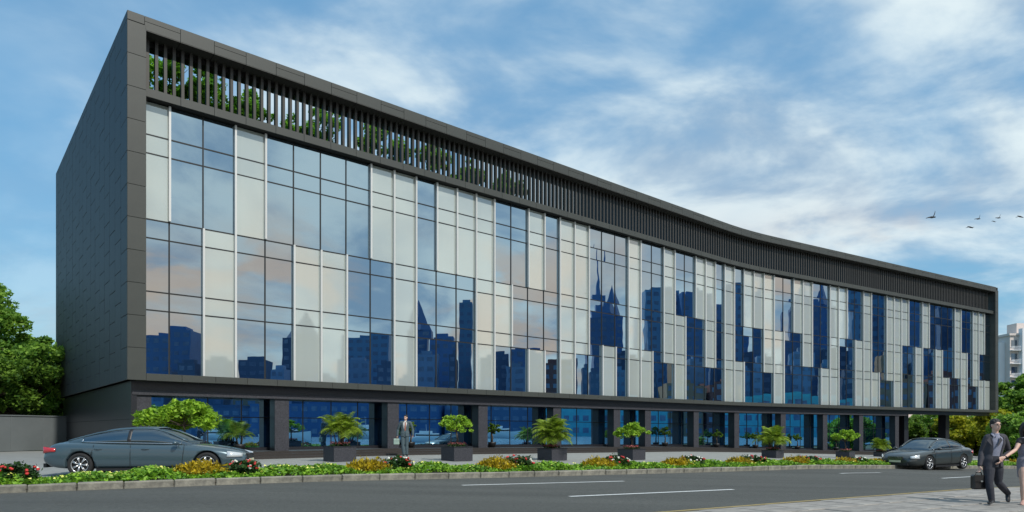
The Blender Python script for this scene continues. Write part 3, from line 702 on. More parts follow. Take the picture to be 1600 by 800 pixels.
# dark plants standing before the glazing
for i, (t, kind, h, lab) in enumerate([(4.6, 'palm', 1.1, 'dark palm by the glazing behind the lime green tree'), (13.4, 'tree', 1.25, 'dark clipped shrub by the glazing behind the man in the slate suit'), (18.9, 'tree', 1.3, 'dark leafy plant by the glazing right of the second planter tree'),
    (35.2, 'tree', 1.4, 'dark leafy plant by the glazing between fourth planter and mid facade'), (41.9, 'tree', 1.3, 'dark leafy plant by the glazing left of a mid facade column'), (47.0, 'tree', 1.3, 'dark leafy plant half hidden by the fifth planter'), (52.6, 'tree', 1.35, 'dark flat-topped plant by the glazing right of the fifth planter'), (58.3, 'tree', 1.3, 'dark leafy plant by the glazing left of the sixth planter')]):
    p = cur(t, 1.08); zf_ = Z(p.x)+FLOOR
    root = empty('potted_shrub', (p.x, p.y, zf_), lab, 'potted plant', 'dark plants before the ground floor glazing')
    MB().tube([(0, 0, 0), (0, 0, .22), (0, 0, .3)], [.17, .24, .25], 14).build('pot', M['plastic'], root, True)
    if kind == 'palm': palm_bits(root, h, .6, 300+i, .28, M['leaf_dark'], 34, 5)
    else: bonsai_bits(root, .28, h*.85, .52, 300+i, M['leaf_dark'], 40)

# ------------------------------------------------------------------ flower bed
bedc = offs(fk2, .16+BEDW/2)
def bed_point(px): return poly_px([p for p in bedc], px)
def bed_local(px):                       # centre, direction
    x, y = bed_point(px); x2, y2 = x+.5, interp(bedc, x+.5); d = Vector((x2-x, y2-y)).normalized(); return Vector((x, y)), d
rg = np.random.default_rng(5)
xsb = []
N_ = 52000; u = rg.uniform(0, 1, N_)
X_ = -15+ (u**1.5)*62
Yc = np.interp(X_, [p[0] for p in bedc], [p[1] for p in bedc]); th = np.arctan2(.62, 1.0); offv = rg.uniform(-BEDW/2+.02, BEDW/2-.02, N_)
hump = .14+.05*np.sin(X_*2.1)+.04*np.sin(X_*5.3+1)
pz = zr(X_)+.14+hump*np.clip(1-np.abs(offv/(BEDW/2))**4, .25, 1)*rg.uniform(.35, 1.25, N_)
pts = np.stack([X_-np.sin(th)*offv, Yc+np.cos(th)*offv, pz], 1)
o = link('bed_foliage', leaf_mesh('bed_foliage', pts, .075, M['leaf_bed'], up=.8, seed=9)); tag(o, 'low bright green ground cover filling the kerbside flower bed', 'ground cover', None, 'stuff')
sel = rg.choice(N_, 1500, replace=False); fp = pts[sel].copy(); fp[:, 2] = zr(fp[:, 0])+.14+hump[sel]*1.12+.02
o = link('bed_blossoms', leaf_mesh('bed_blossoms', fp, .06, M['fl_yellow'], up=1.5, aspect=1, seed=10)); tag(o, 'tiny pale yellow blossoms scattered over the kerbside ground cover', 'flowers', None, 'stuff')
def gold(px, hw, hgt, i):
    c, d = bed_local(px); root = empty('golden_shrub', (c.x, c.y, Z(c.x)+.13), 'golden-leaved low shrub in the kerbside bed, %s from the left' % ordn[i], 'shrub', 'golden shrubs in the kerbside bed', rz=math.atan2(d.y, d.x))
    rg = np.random.default_rng(500+i); v = []; n = 900; br = MB()
    for k in range(n):
        a = rg.uniform(0, 6.28); q = math.sqrt(rg.uniform()); bx_ = math.cos(a)*q*hw*.8; by_ = math.sin(a)*q*.5
        hh = hgt*(1-.55*q*q)*rg.uniform(.55, 1.1); lean = np.array([math.cos(a)*.5*q+rg.normal()*.35, math.sin(a)*.5*q+rg.normal()*.3, 1.0]); lean /= np.linalg.norm(lean)
        s = np.array([-math.sin(a+rg.normal()), math.cos(a), 0])*.016; b = np.array([bx_, by_, hh*.25]); e = b+lean*hh*.85+np.array([0, 0, 0]); mdl = (b+e)/2
        v += [b, mdl+s*1.4, e, mdl-s*1.4]
        for j in range(2):
            o_ = b+(e-b)*rg.uniform(.4, 1); w_ = rg.normal(size=3)*.03; u_ = rg.normal(size=3)*.03; v += [o_, o_+w_, o_+w_+u_, o_+u_]
    for k in range(8):
        a = rg.uniform(0, 6.28); br.tube([(0, 0, 0), (math.cos(a)*hw*.4, math.sin(a)*.25, hgt*.5)], [.008, .004], 4)
    br.build('twigs', M['bark'], root); link('leaves', quads('leaves', np.array(v), M['leaf_gold']), root)
def rose(px, hw, hgt, i):
    c, d = bed_local(px); root = empty('rose_shrub', (c.x, c.y, Z(c.x)+.13), 'dark-leaved shrub with red and white blooms in the kerbside bed, %s from the left' % ordn[i], 'shrub', 'red and white flowering shrubs in the kerbside bed', rz=math.atan2(d.y, d.x))
    rg = np.random.default_rng(600+i); bl = [(0, 0, hgt*.5, hw*.8, .5, hgt*.45), (-hw*.4, .1, hgt*.42, hw*.5, .35, hgt*.4), (hw*.4, -.1, hgt*.45, hw*.5, .35, hgt*.4)]
    link('leaves', leaf_mesh('leaves', crown_points(bl, 50, 50, .13, rg), .05, M['leaf_rose'], seed=i), root)
    br = MB()
    for k in range(7):
        a = rg.uniform(0, 6.28); br.tube([(0, 0, 0), (math.cos(a)*hw*.5, math.sin(a)*.3, hgt*.7)], [.009, .004], 4)
    br.build('twigs', M['bark'], root)
    for nm, mm, n in (('red_blooms', 'fl_red', 16), ('white_blooms', 'fl_white', 11)):
        mb = MB()
        for k in range(n):
            d_ = rg.normal(size=3); d_[2] = abs(d_[2]); d_ /= np.linalg.norm(d_); b = bl[rg.integers(0, 3)]
            c_ = np.array(b[:3])+d_*np.array(b[3:6])*1.12
            for j in range(3): mb.ball(c_+rg.normal(size=3)*.014, (.032, .032, .026), 6, 4)
        mb.build(nm, M[mm], root, True)
for i, (px, hw, hh) in enumerate([(312, .72, .40), (575, .70, .38), (775, .72, .40), (935, .68, .36), (1058, .6, .34), (1155, .6, .32), (1243, .6, .32), (1320, .55, .30), (1372, .5, .28), (1585, .8, .34)]): gold(px, hw, hh, i)
for i, (px, hw, hh) in enumerate([(22, .50, .42), (378, .34, .42), (621, .42, .42), (808, .45, .44), (962, .42, .42), (1080, .4, .40), (1176, .4, .38), (1263, .4, .36), (1338, .4, .34)]): rose(px, hw, hh, i)

# ------------------------------------------------------------------ boundary wall on the left
wl = empty('boundary_wall', (-27.1, 40.6, Z(-20)), 'plain grey rendered boundary wall at the far left beyond the blue car', 'wall')
a_ = Vector((-26.9, 41.0)); b_ = Vector((-29.6, 30.5)); n_ = int((b_-a_).length/1.95); d_ = (b_-a_).normalized(); rz_ = math.atan2(d_.y, d_.x)
me_wp = bevelled(1.94, .22, 1.95, .01, M['wall'], 'wall_panel'); me_cp = bevelled(1.945, .30, .07, .01, M['wall'], 'coping')
for i in range(n_):
    c = a_+d_*(i+.5)*1.95
    link('wall_panel', me_wp, wl, (c.x+27.1, c.y-40.6, 1.02), rz_); link('coping', me_cp, wl, (c.x+27.1, c.y-40.6, 2.032), rz_)

# ------------------------------------------------------------------ apartment block far right
x, y = P(1578, 150); A = empty('apartment_block', (x, y, -2), 'beige and white apartment block with balconies far off at the right edge', 'apartment building')
def apt(x0, x1, y0, y1, h, m): return MB().box(x0, x1, y0, y1, 0, h).build('wall', m, A)
apt(0, 14, 0, 10, 24.5, M['beige']); apt(1.9, 14, -1.2, -.01, 26.0, M['white_r']); apt(-1.2, -.01, 1.5, 9, 23.2, M['white_r'])
MB().box(-.3, 14.3, -.3, 10.3, 24.51, 25.0).build('roof', M['beige'], A); MB().box(3, 6, 2, 5, 25.01, 27.6).build('stair_tower', M['beige'], A)
for fl in range(8):
    for k in range(4):
        x0 = 2.5+k*2.8
        w_ = MB().box(x0, x0+1.5, -1.26, -1.19, fl*3+1.0, fl*3+2.5).build('window', M['winglass'], A); MB().box(x0-.08, x0+1.58, -1.34, -1.21, fl*3+.86, fl*3+.99).build('sill', M['white_r'], w_)
    w_ = MB().box(.3, 1.6, -.05, .02, fl*3+1.0, fl*3+2.5).build('window', M['winglass'], A); MB().box(.2, 1.7, -.14, .0, fl*3+.86, fl*3+.99).build('sill', M['white_r'], w_)
    bl_ = MB().box(-.2, 1.88, -1.0, -.06, fl*3+.1, fl*3+.22).build('balcony', M['white_r'], A)
    rl = MB(); rl.box(-.2, 1.88, -1.0, -.96, fl*3+1.0, fl*3+1.05)
    for k in range(12): rl.box(-.2+k*.185, -.17+k*.185, -.995, -.965, fl*3+.22, fl*3+1.0)
    rl.build('railing', M['white_r'], bl_)

# ------------------------------------------------------------------ skyline across the water, mirrored in the facade
n1v = Vector((math.sin(A1), -math.cos(A1)))
def mirror(px, Yv):
    v_ = Vector(P(px, Yv)); dd_ = (v_-C0).dot(n1v); return v_-n1v*2*dd_
def tower(px0, px1, ytop, Yv, m, label, style='box', name='office_tower'):
    a = mirror(px0, Yv); b = mirror(px1, Yv); c = (a+b)/2; wd = (a-b).length; h = (HOR-ytop)*Yv/FPX+EYE+2.3
    ang_ = math.atan2((a-b).y, (a-b).x); root = empty(name, (c.x, c.y, -2.3), label, 'building', 'skyline across the water', rz=ang_)
    dp = max(10, wd*.7); mb = MB().box(-wd/2, wd/2, -dp/2, dp/2, 0, h)
    mb.build('wall', m, root)
    g = MB(); fl = max(3, int(h/5.5)); nc = max(2, int(wd/5))
    for sgn in (-1, 1):
        for i in range(fl):
            for k in range(nc):
                x0 = -wd/2+wd*(k+.2)/nc; x1 = -wd/2+wd*(k+.8)/nc; z0 = h*(i+.3)/fl; z1 = h*(i+.75)/fl
                yy = sgn*dp/2; g.box(x0, x1, min(yy, yy+sgn*.12), max(yy, yy+sgn*.12), z0, z1)
    o = g.build('windows', M['litwin'] if style in ('lit', 'point') or name == 'waterfront_building' else M['towerwin'], root); o['kind'] = 'stuff'
    tp = MB()
    if style == 'spire':
        tp.box(-wd*.36, wd*.36, -dp*.3, dp*.3, h+.01, h*1.08); tp.box(-wd*.2, wd*.2, -dp*.18, dp*.18, h*1.08+.01, h*1.18)
        tp.tube([(0, 0, h*1.18), (0, 0, h*1.3), (0, 0, h*1.62)], [1.6, .8, .2], 8)
    elif style == 'point': tp.tube([(0, 0, h), (0, 0, h*1.25)], [wd*.5, .1], 4)
    else: tp.box(-wd*.3, wd*.25, -dp*.2, dp*.25, h+.01, h+2.5)
    tp.build('roof_block', m, root)
    return root
TW = [(232, 300, 521, 'tower', 'box'), (268, 318, 560, 'tower2', 'box'), (330, 362, 585, 'tower2', 'box'), (383, 425, 560, 'tower2', 'box'), (452, 498, 525, 'tower2', 'point'),
      (545, 612, 528, 'tower4', 'box'), (640, 672, 512, 'tower', 'point'), (676, 716, 525, 'tower', 'box'), (724, 744, 470, 'tower4', 'box'), (748, 790, 560, 'tower2', 'box'), (795, 850, 552, 'tower', 'box'), (862, 905, 565, 'tower2', 'box'),
      (920, 962, 498, 'tower', 'spire'), (966, 1000, 560, 'tower2', 'box'), (1004, 1052, 456, 'tower4', 'box'), (1056, 1104, 458, 'tower', 'box'), (1108, 1130, 505, 'tower2', 'box'), (1136, 1165, 520, 'tower', 'box'), (1168, 1200, 505, 'tower4', 'box'), (1206, 1240, 540, 'tower', 'box'), (1250, 1300, 500, 'tower', 'point')]
cn = ['wide flat-topped', 'short slate', 'low slate', 'stepped slate', 'pointed slate', 'broad twin-bay', 'slim pointed', 'square deep blue', 'tall slim', 'plain slate', 'low wide blue', 'squat slate', 'spired', 'short square slate', 'tallest broad', 'second tallest broad', 'narrow slate', 'mid height narrow blue', 'mid height blue', 'low square blue', 'pointed broad blue']
for i, (a, b, y_, m_, st) in enumerate(TW): tower(a, b, y_, 430+(i*37) % 50, M[m_], '%s blue office tower in the skyline mirrored by the glass facade' % cn[i], st)
rgt = np.random.default_rng(77); fx_ = 226
fr_n = ['pale stepped', 'steel blue', 'grey blue', 'small sandstone', 'pale slab', 'short steel', 'squat pale', 'narrow grey', 'long steel', 'low pale', 'square grey', 'slim steel', 'wide pale', 'small brick', 'short grey', 'tiny pale', 'stubby steel', 'broad grey', 'low sandstone', 'short pale', 'thin steel', 'blunt grey', 'low brick', 'far pale']
k_ = 0
while fx_ < 1330 and k_ < 24:
    w_ = rgt.uniform(18, 44)*(1 if fx_ < 900 else .7); top = rgt.uniform(556, 606)
    mk = {'sandstone': 'sand', 'brick': 'brick', 'steel': 'tower4'}.get(fr_n[k_].split()[1], {'pale': 'tower3', 'steel': 'tower4', 'brick': 'brick', 'sandstone': 'sand'}.get(fr_n[k_].split()[-1], 'tower3' if 'pale' in fr_n[k_] else 'tower2'))
    tower(fx_, fx_+w_, top, 405, M[mk], '%s building, %s from left in the front row of the mirrored skyline' % (fr_n[k_], (['first', 'second', 'third', 'fourth', 'fifth', 'sixth', 'seventh', 'eighth', 'ninth', 'tenth']+['%dth' % q for q in range(11, 21)]+['21st', '22nd', '23rd', '24th'])[k_]), 'lit' if k_ % 2 else 'box')
    fx_ += w_+rgt.uniform(4, 34)*(1 if fx_ < 900 else .6); k_ += 1
n2v = Vector((math.sin(A2), -math.cos(A2))); C2 = cur(60)
def mirror2(px, Yv):
    v_ = Vector(P(px, Yv)); return v_-n2v*2*(v_-C2).dot(n2v)
_m1 = mirror
mirror = mirror2
for i, (a, b, y_, m_, st, lab) in enumerate([(1363, 1408, 436, 'tower', 'box', 'tallest slab of blue glass filling the right half of the mirrored skyline'), (1412, 1452, 446, 'tower', 'box', 'second slab of deep blue glass beside the tallest slab in the mirrored skyline'), (1456, 1506, 452, 'tower', 'box', 'third deep blue glass slab near the right end of the mirrored skyline'), (1508, 1560, 560, 'tower2', 'box', 'low slate block at the far right end of the mirrored skyline'), (1272, 1300, 478, 'tower', 'point', 'slender pointed blue tower left of the mirrored slabs')]):
    tower(a, b, y_, 500+i*9, M[m_], lab, st)
mirror = _m1
for i, (a, b, y_, m_, lab) in enumerate([(225, 420, 640, 'tower2', 'long low slate warehouse on the mirrored waterfront'), (430, 700, 634, 'tower', 'long low navy terminal on the mirrored waterfront'), (705, 860, 630, 'tower2', 'low slate shed on the mirrored waterfront'), (1040, 1100, 603, 'sand', 'sandstone block low in the mirrored skyline'), (1104, 1180, 598, 'brick', 'red brick block low in the mirrored skyline'), (850, 1035, 628, 'teal', 'teal glass hall on the mirrored waterfront'), (1185, 1420, 622, 'teal', 'long teal glass hall at the end of the mirrored waterfront')]):
    tower(a, b, y_, 385, M[m_], lab, 'box', 'waterfront_building')
for i, (px, Yv, L, lab) in enumerate([(455, 120, 13, 'white motor yacht mirrored low in the ground floor glazing, left'), (585, 150, 15, 'white cabin boat mirrored in the ground floor glazing, middle'), (682, 110, 9, 'small white launch mirrored in the ground floor glazing behind the planter tree'), (345, 135, 11, 'white boat mirrored in the glazing near the left pier'), (790, 160, 14, 'white ferry mirrored in the glazing past the second planter')]):
    Yv *= 1.75; L *= 1.75; c = mirror(px, Yv); root = empty('motor_yacht', (c.x, c.y, -2.3), lab, 'boat', 'white boats on the harbour', rz=R(115))
    hb = MB(); st_ = [(-.5, .13, .0), (-.35, .16, .0), (0, .17, 0), (.3, .12, .02), (.5, .005, .05)]
    v = []
    for (u_, w_, r_) in st_: v += [(u_*L, -w_*L*.6, 0), (u_*L, -w_*L*.95, .1*L+r_*L), (u_*L, w_*L*.95, .1*L+r_*L), (u_*L, w_*L*.6, 0)]
    f = [(i_*4+k, i_*4+k+4, i_*4+k+5, i_*4+k+1) for i_ in range(4) for k in range(3)]+[(i_*4, i_*4+3, i_*4+7, i_*4+4) for i_ in range(4)]+[(0, 1, 2, 3)]
    hb.add(v, f).build('hull', M['white_r'], root); MB().box(-.3*L, .12*L, -.1*L, .1*L, .1*L, .17*L).build('cabin', M['white_r'], root)
    MB().box(-.28*L, .125*L, -.102*L, .102*L, .125*L, .15*L).build('cabin_windows', M['plastic'], root); MB().box(-.22*L, -.02*L, -.07*L, .07*L, .171*L, .215*L).build('flybridge', M['white_r'], root)
    MB().tube([(-.1*L, 0, .21*L), (-.12*L, 0, .34*L)], .05, 5).build('mast', M['white_r'], root)
#PART2
# ------------------------------------------------------------------ cars
def cut(me, cutters):
    o = bpy.data.objects.new('tmp_body', me); COL.objects.link(o); cs = []
    for cm in cutters:
        c = bpy.data.objects.new('tmp_cut', cm); COL.objects.link(c); cs.append(c)
        md = o.modifiers.new('b', 'BOOLEAN'); md.operation = 'DIFFERENCE'; md.object = c; md.solver = 'EXACT'
    dg = bpy.context.evaluated_depsgraph_get(); r = bpy.data.meshes.new_from_object(o.evaluated_get(dg))
    for c in cs+[o]: bpy.data.objects.remove(c)
    return r
def subd(me, lv=1):
    o = bpy.data.objects.new('tmp', me); COL.objects.link(o); md = o.modifiers.new('s', 'SUBSURF'); md.levels = lv; md.render_levels = lv
    dg = bpy.context.evaluated_depsgraph_get(); r = bpy.data.meshes.new_from_object(o.evaluated_get(dg)); bpy.data.objects.remove(o); return r
def loft(half, mirror_=True):
    """list of half rings [(x,y,z)...] from bottom centre round to top centre -> closed mirrored loft"""
    rings = []
    for h in half: rings.append(list(h)+[(x, -y, z) for x, y, z in reversed(h[1:-1])])
    n = len(rings[0]); v = [p for r_ in rings for p in r_]; f = []
    for i in range(len(rings)-1):
        for k in range(n): f.append((i*n+k, (i+1)*n+k, (i+1)*n+(k+1) % n, i*n+(k+1) % n))
    f += [tuple(range(n)), tuple(range(len(v)-1, len(v)-n-1, -1))]
    return MB().add(v, f)
def lin(x, t): return float(np.interp(x, [a for a, b in t], [b for a, b in t]))
def smooth_lin(x, t, w=.09): return (lin(x-w, t)+lin(x, t)*2+lin(x+w, t))/4
def car(name, label, paint, L, W, H, px, py, head, off, plate=True, ground=None, wb=2.85, front_detail=True):
    X, Y = px, py; root = empty(name, (X, Y, (Z(X)+off) if ground is None else ground), label, 'car', 'cars', rz=head)
    k = L/4.8; hz_ = H/1.43; wr_ = .335*min(1.0, hz_+.03); half = []
    sh = [(-2.4, .62), (-2.33, .84), (-2.15, .99), (-1.6, 1.01), (-.9, .985), (.3, .955), (.95, .935), (1.4, .89), (1.9, .80), (2.2, .70), (2.36, .60), (2.4, .52)]
    bt = [(-2.4, .40), (-2.2, .25), (-1.9, .21), (1.9, .19), (2.25, .21), (2.4, .30)]
    wd = [(-2.4, .70), (-2.3, .80), (-2.0, .88), (-1.3, .92), (0, .915), (1.3, .92), (1.8, .89), (2.15, .80), (2.33, .66), (2.4, .52)]
    st = sorted(set([-2.4, -2.37, -2.3, -2.2]+[round(a, 2) for a in np.arange(-2.05, 2.1, .18)]+[2.15, 2.25, 2.33, 2.37, 2.4]))
    for x in st:
        w = smooth_lin(x, wd); b = smooth_lin(x, bt); s = smooth_lin(x, sh); m_ = b+(s-b)*.52
        half.append([(x*k, 0, b*hz_), (x*k, w*.80, b*hz_), (x*k, w*.95, (b+.05)*hz_), (x*k, w*.99, (b+.16)*hz_), (x*k, w, m_*hz_), (x*k, w*.985, (s-.17)*hz_), (x*k, w*.975, (s-.10)*hz_), (x*k, w*.90, (s-.02)*hz_), (x*k, w*.74, (s+.004)*hz_), (x*k, w*.40, (s+.02)*hz_), (x*k, 0, (s+.03)*hz_)])
    me = subd(loft(half).mesh('body', paint), 1); fix_normals(me)
    fx, rx = wb/2+.02, -wb/2+.02; cuts = []
    for wx in (fx, rx):
        for sg in (-1, 1):
            c = MB().tube([(wx, sg*.62, wr_), (wx, sg*1.2, wr_)], wr_+.055, 28).mesh('c', M['plastic']); fix_normals(c); cuts.append(c)
    me = cut(me, cuts); me.materials.clear(); me.materials.append(paint)
    me.shade_smooth(); body = link('body', me, root)
    # greenhouse
    rf = [(-1.98, 1.0), (-1.6, 1.145), (-1.2, 1.29), (-.75, 1.385), (-.25, 1.43), (.15, 1.425), (.45, 1.345), (.75, 1.19), (1.12, .95)]
    gb = [(-1.98, .62), (-1.5, .74), (-.6, .80), (.5, .79), (1.12, .70)]; gr = [(-1.98, .60), (-1.5, .60), (-.6, .60), (.2, .60), (.6, .61), (1.12, .69)]
    half = []; gs = list(np.linspace(-1.97, 1.11, 26))
    for x in gs:
        zt = smooth_lin(x, rf, .12); zb_ = lin(x, sh)-.06; a = smooth_lin(x, gb); r_ = smooth_lin(x, gr); zt = max(zt, zb_+.03)
        half.append([(x*k, 0, zb_*hz_), (x*k, a, zb_*hz_), (x*k, a*.96+r_*.04, (zb_+(zt-zb_)*.35)*hz_), (x*k, a*.35+r_*.65, (zb_+(zt-zb_)*.8)*hz_), (x*k, r_*.97, (zt-.028*min(1, (zt-zb_)/.3))*hz_), (x*k, r_*.6, (zt+.006)*hz_), (x*k, 0, (zt+.012)*hz_)])
    g = loft(half).mesh('window_glass', M['carglass']); fix_normals(g); g.shade_smooth(); link('window_glass', g, root)
    rm = MB(); v = []; q = [i for i, x in enumerate(gs) if -1.02 < x < .30]
    for i in q:
        h = half[i]; ys_ = [h[4], h[5], h[6], (h[5][0], -h[5][1], h[5][2]), (h[4][0], -h[4][1], h[4][2])]
        v += [(a, b*1.01, c+.012) for a, b, c in ys_]
    f = [(a*5+b, a*5+b+5, a*5+b+6, a*5+b+1) for a in range(len(q)-1) for b in range(4)]; rm.add(v, f)
    ro = rm.build('roof', paint, root, True); md = ro.modifiers.new('t', 'SOLIDIFY'); md.thickness = .02; md.offset = -1
    pl = MB()
    for sg in (-1, 1):
        pts = [(h[4][0], sg*(h[4][1]+.008), h[4][2]+.004) for h in half[1:-1]]
        pl.tube(pts, [(.026, .04)]*len(pts), 8)
        # rear quarter pillar
        i0 = [i for i, x in enumerate(gs) if x < -1.42]; qq = []
        for i in i0:
            h = half[i]; qq.append([(h[j][0], sg*(abs(h[j][1])+.008), h[j][2]) for j in (1, 2, 3, 4)])
        vv = [p for r_ in qq for p in r_]; pl.add(vv, [(a*4+b, a*4+b+4, a*4+b+5, a*4+b+1) for a in range(len(qq)-1) for b in range(3)])
    pl.build('pillars', paint, root, True)
    bp = MB(); tr = MB()
    for sg in (-1, 1):
        ib = min(range(26), key=lambda i: abs(gs[i]+.32)); h = half[ib]
        bp.tube([(h[j][0], sg*(h[j][1]+.004), h[j][2]) for j in (1, 2, 3, 4)], [(.045, .012)]*4, 6, axis=(1, 0, 0))
        lo = [(half[i][1][0], sg*(half[i][1][1]+.025), half[i][1][2]+.065) for i in range(4, 24)]; hi = [(half[i][4][0], sg*(half[i][4][1]+.03), half[i][4][2]-.03) for i in range(23, 3, -1)]
        tr.tube(lo+hi+[lo[0]], .012, 6)
    bp.build('centre_pillar', M['plastic'], root); tr.build('window_trim', M['chrome'], root, True)
    # doors seams, handles, skirts, bumpers
    sm = MB(); hd = MB()
    for sg in (-1, 1):
        for x0, x1 in ((.92, .98), (-.30, -.30), (-1.30, -1.15)):
            pts = []; sm = MB()
            for j in range(7):
                z_ = .26+(.93-.26)*j/6; x = x0+(x1-x0)*j/6; w = smooth_lin(x, wd); pts.append((x*k, sg*(w*(1.001 if j < 5 else .975)), z_*hz_))
            sm.tube(pts, .006, 4).build('door_seam', M['plastic'], root)
        for x in (.05, -1.05): hd.tube([((x-.09)*k, sg*.905, .80*hz_), (x*k, sg*.93, .805*hz_), ((x+.09)*k, sg*.905, .80*hz_)], .013, 6)
    hd.build('door_handles', paint, root)
    sk = MB()
    for sg in (-1, 1): sk.box(rx+wr_+.1, fx-wr_-.1, sg*.875-.04, sg*.875+.04, .16*hz_, .235*hz_)
    sk.build('side_skirt', M['plastic'], root)
    for sg in (-1, 1):
        m_ = MB(); m_.ball((.80*k, sg*1.0, .98*hz_), (.07, .10, .06), 10, 6); m_.tube([(.82*k, sg*.80, .95*hz_), (.80*k, sg*.96, .96*hz_)], .02, 6); m_.build('wing_mirror', paint, root, True)
        # lamps follow the corners
        tl = MB(); v = []
        for j, x in enumerate([-2.375, -2.35, -2.28, -2.18, -2.05]):
            w = smooth_lin(x, wd)+.003
            for z_ in (.68, .77, .88): v.append((x*k, sg*w*(.997 if z_ < .8 else .975), (.79+(z_-.79)*(1-.12*j))*hz_))
        v = [( -2.392*k, sg*.40, .71*hz_), (-2.392*k, sg*.40, .78*hz_), (-2.375*k, sg*.40, .84*hz_)]+v
        tl.add(v, [(a*3+b, a*3+b+3, a*3+b+4, a*3+b+1) for a in range(5) for b in range(2)]); o_ = tl.build('tail_lamp', M['tail'], root, True); md = o_.modifiers.new('t', 'SOLIDIFY'); md.thickness = .018; md.offset = 0
        hl = MB(); v = []
        for j, x in enumerate([2.34, 2.28, 2.2, 2.1, 2.0]):
            w = smooth_lin(x, wd)+.012
            for z_ in (.55, .60, .655): v.append((x*k, sg*(w-.006)*(1.0 if z_ < .6 else .975), (z_+.02*j*(z_ > .6))*hz_))
        hl.add(v, [(a*3+b, a*3+b+3, a*3+b+4, a*3+b+1) for a in range(4) for b in range(2)]); o_ = hl.build('headlamp', M['headl'], root, True); md = o_.modifiers.new('t', 'SOLIDIFY'); md.thickness = .03; md.offset = 0
    gl = MB(); gl.box(2.36*k, 2.425*k, -.33, .33, .46*hz_, .64*hz_); gr_ = gl.build('grille', M['plastic'], root)
    sl_ = MB()
    for j in range(5): sl_.box(2.42*k, 2.432*k, -.32, .32, (.475+j*.036)*hz_, (.483+j*.036)*hz_)
    sl_.build('grille_slats', M['chrome'], gr_)
    MB().box(2.33*k, 2.415*k, -.55, .55, .25*hz_, .36*hz_).build('lower_intake', M['plastic'], root)
    MB().box(-2.43*k, -2.36*k, -.62, .62, .26*hz_, .38*hz_).build('rear_bumper_insert', M['plastic'], root)
    if plate:
        MB().box(2.434*k, 2.446*k, -.26, .26, .385*hz_, .475*hz_).build('number_plate', M['plate'], root); MB().box(-2.44*k, -2.425*k, -.26, .26, .60*hz_, .70*hz_).build('number_plate', M['plate'], root)
    # wheels
    tb = MB(); n = 32; prof = [(wr_-.095, -.10), (wr_-.02, -.108), (wr_, -.075), (wr_, .075), (wr_-.02, .108), (wr_-.095, .10)]; v = []; f = []
    for i in range(n):
        a = 2*math.pi*i/n
        for r_, y_ in prof: v.append((r_*math.cos(a), y_, r_*math.sin(a)))
    m6 = len(prof)
    for i in range(n):
        for j in range(m6): f.append((i*m6+j, ((i+1) % n)*m6+j, ((i+1) % n)*m6+(j+1) % m6, i*m6+(j+1) % m6))
    tme = tb.add(v, f).mesh('tyre', M['tyre'], True); fix_normals(tme)
    rb = MB()
    for y_ in (-.085, .085):
        ring = [((wr_-.10)*math.cos(2*math.pi*i/24), y_, (wr_-.10)*math.sin(2*math.pi*i/24)) for i in range(25)]; rb.tube(ring, .014, 6, axis=(0, 1, 0))
    for i in range(7):
        a = 2*math.pi*i/7
        for d_ in (-.09, .09): rb.tube([(.04*math.cos(a), -.075, .04*math.sin(a)), ((wr_-.10)*math.cos(a+d_), -.082, (wr_-.10)*math.sin(a+d_))], [(.014, .018), (.012, .014)], 6)
    rb.tube([(0, -.05, 0), (0, -.09, 0)], [.055, .045], 16); rme = rb.mesh('rim', M['rim'], True)
    dk = MB().tube([(0, -.045, 0), (0, .09, 0)], wr_-.10, 24).mesh('hub_disc', M['plastic'])
    for wx in (fx, rx):
        for sg in (-1, 1):
            wl_ = link('wheel', tme, root, (wx, sg*.80, wr_), 0 if sg < 0 else math.pi)
            link('rim', rme, wl_); link('brake_disc', dk, wl_)
    return root
X, Y = P(243, 18.6)
car('parked_saloon_car', 'steel blue saloon car with red tail lamp behind the flower bed at left', M['carblue'], 5.0, 1.84, 1.27, X, Y, R(9), .03, wb=3.12)
X, Y = gp(1456, 733.5, 0); Y += .5; X += .1
car('saloon_car', 'dark grey saloon car coming along the far lane before the right end of the block', M['cargrey'], 5.15, 1.90, 1.42, X, Y, math.atan2(-.50, -.87), .0)

# ------------------------------------------------------------------ people
def fuse(mb, voxel, name, m, parent, sm=3):
    me = mb.mesh(name, m); o = bpy.data.objects.new('tmp', me); COL.objects.link(o)
    md = o.modifiers.new('r', 'REMESH'); md.mode = 'VOXEL'; md.voxel_size = voxel
    ms = o.modifiers.new('s', 'SMOOTH'); ms.iterations = sm; ms.factor = .5
    dg = bpy.context.evaluated_depsgraph_get(); r = bpy.data.meshes.new_from_object(o.evaluated_get(dg)); bpy.data.objects.remove(o)
    r.materials.clear(); r.materials.append(m); r.shade_smooth(); return link(name, r, parent)
def vlerp(a, b, t): return tuple(a[i]+(b[i]-a[i])*t for i in range(3))
def limb(mb, a, j, c, ra, rj, rc, n=12, bulge=1.08):
    mb.tube([a, vlerp(a, j, .35), vlerp(a, j, .8), j, vlerp(j, c, .3), vlerp(j, c, .75), c], [ra, ra*bulge, (ra+rj)/2*.98, rj, rj*bulge, (rj+rc)/2, rc], n)
    for p, r_ in ((a, ra), (j, rj), (c, rc)): mb.ball(p, r_ if not isinstance(r_, tuple) else min(r_), n, 8)
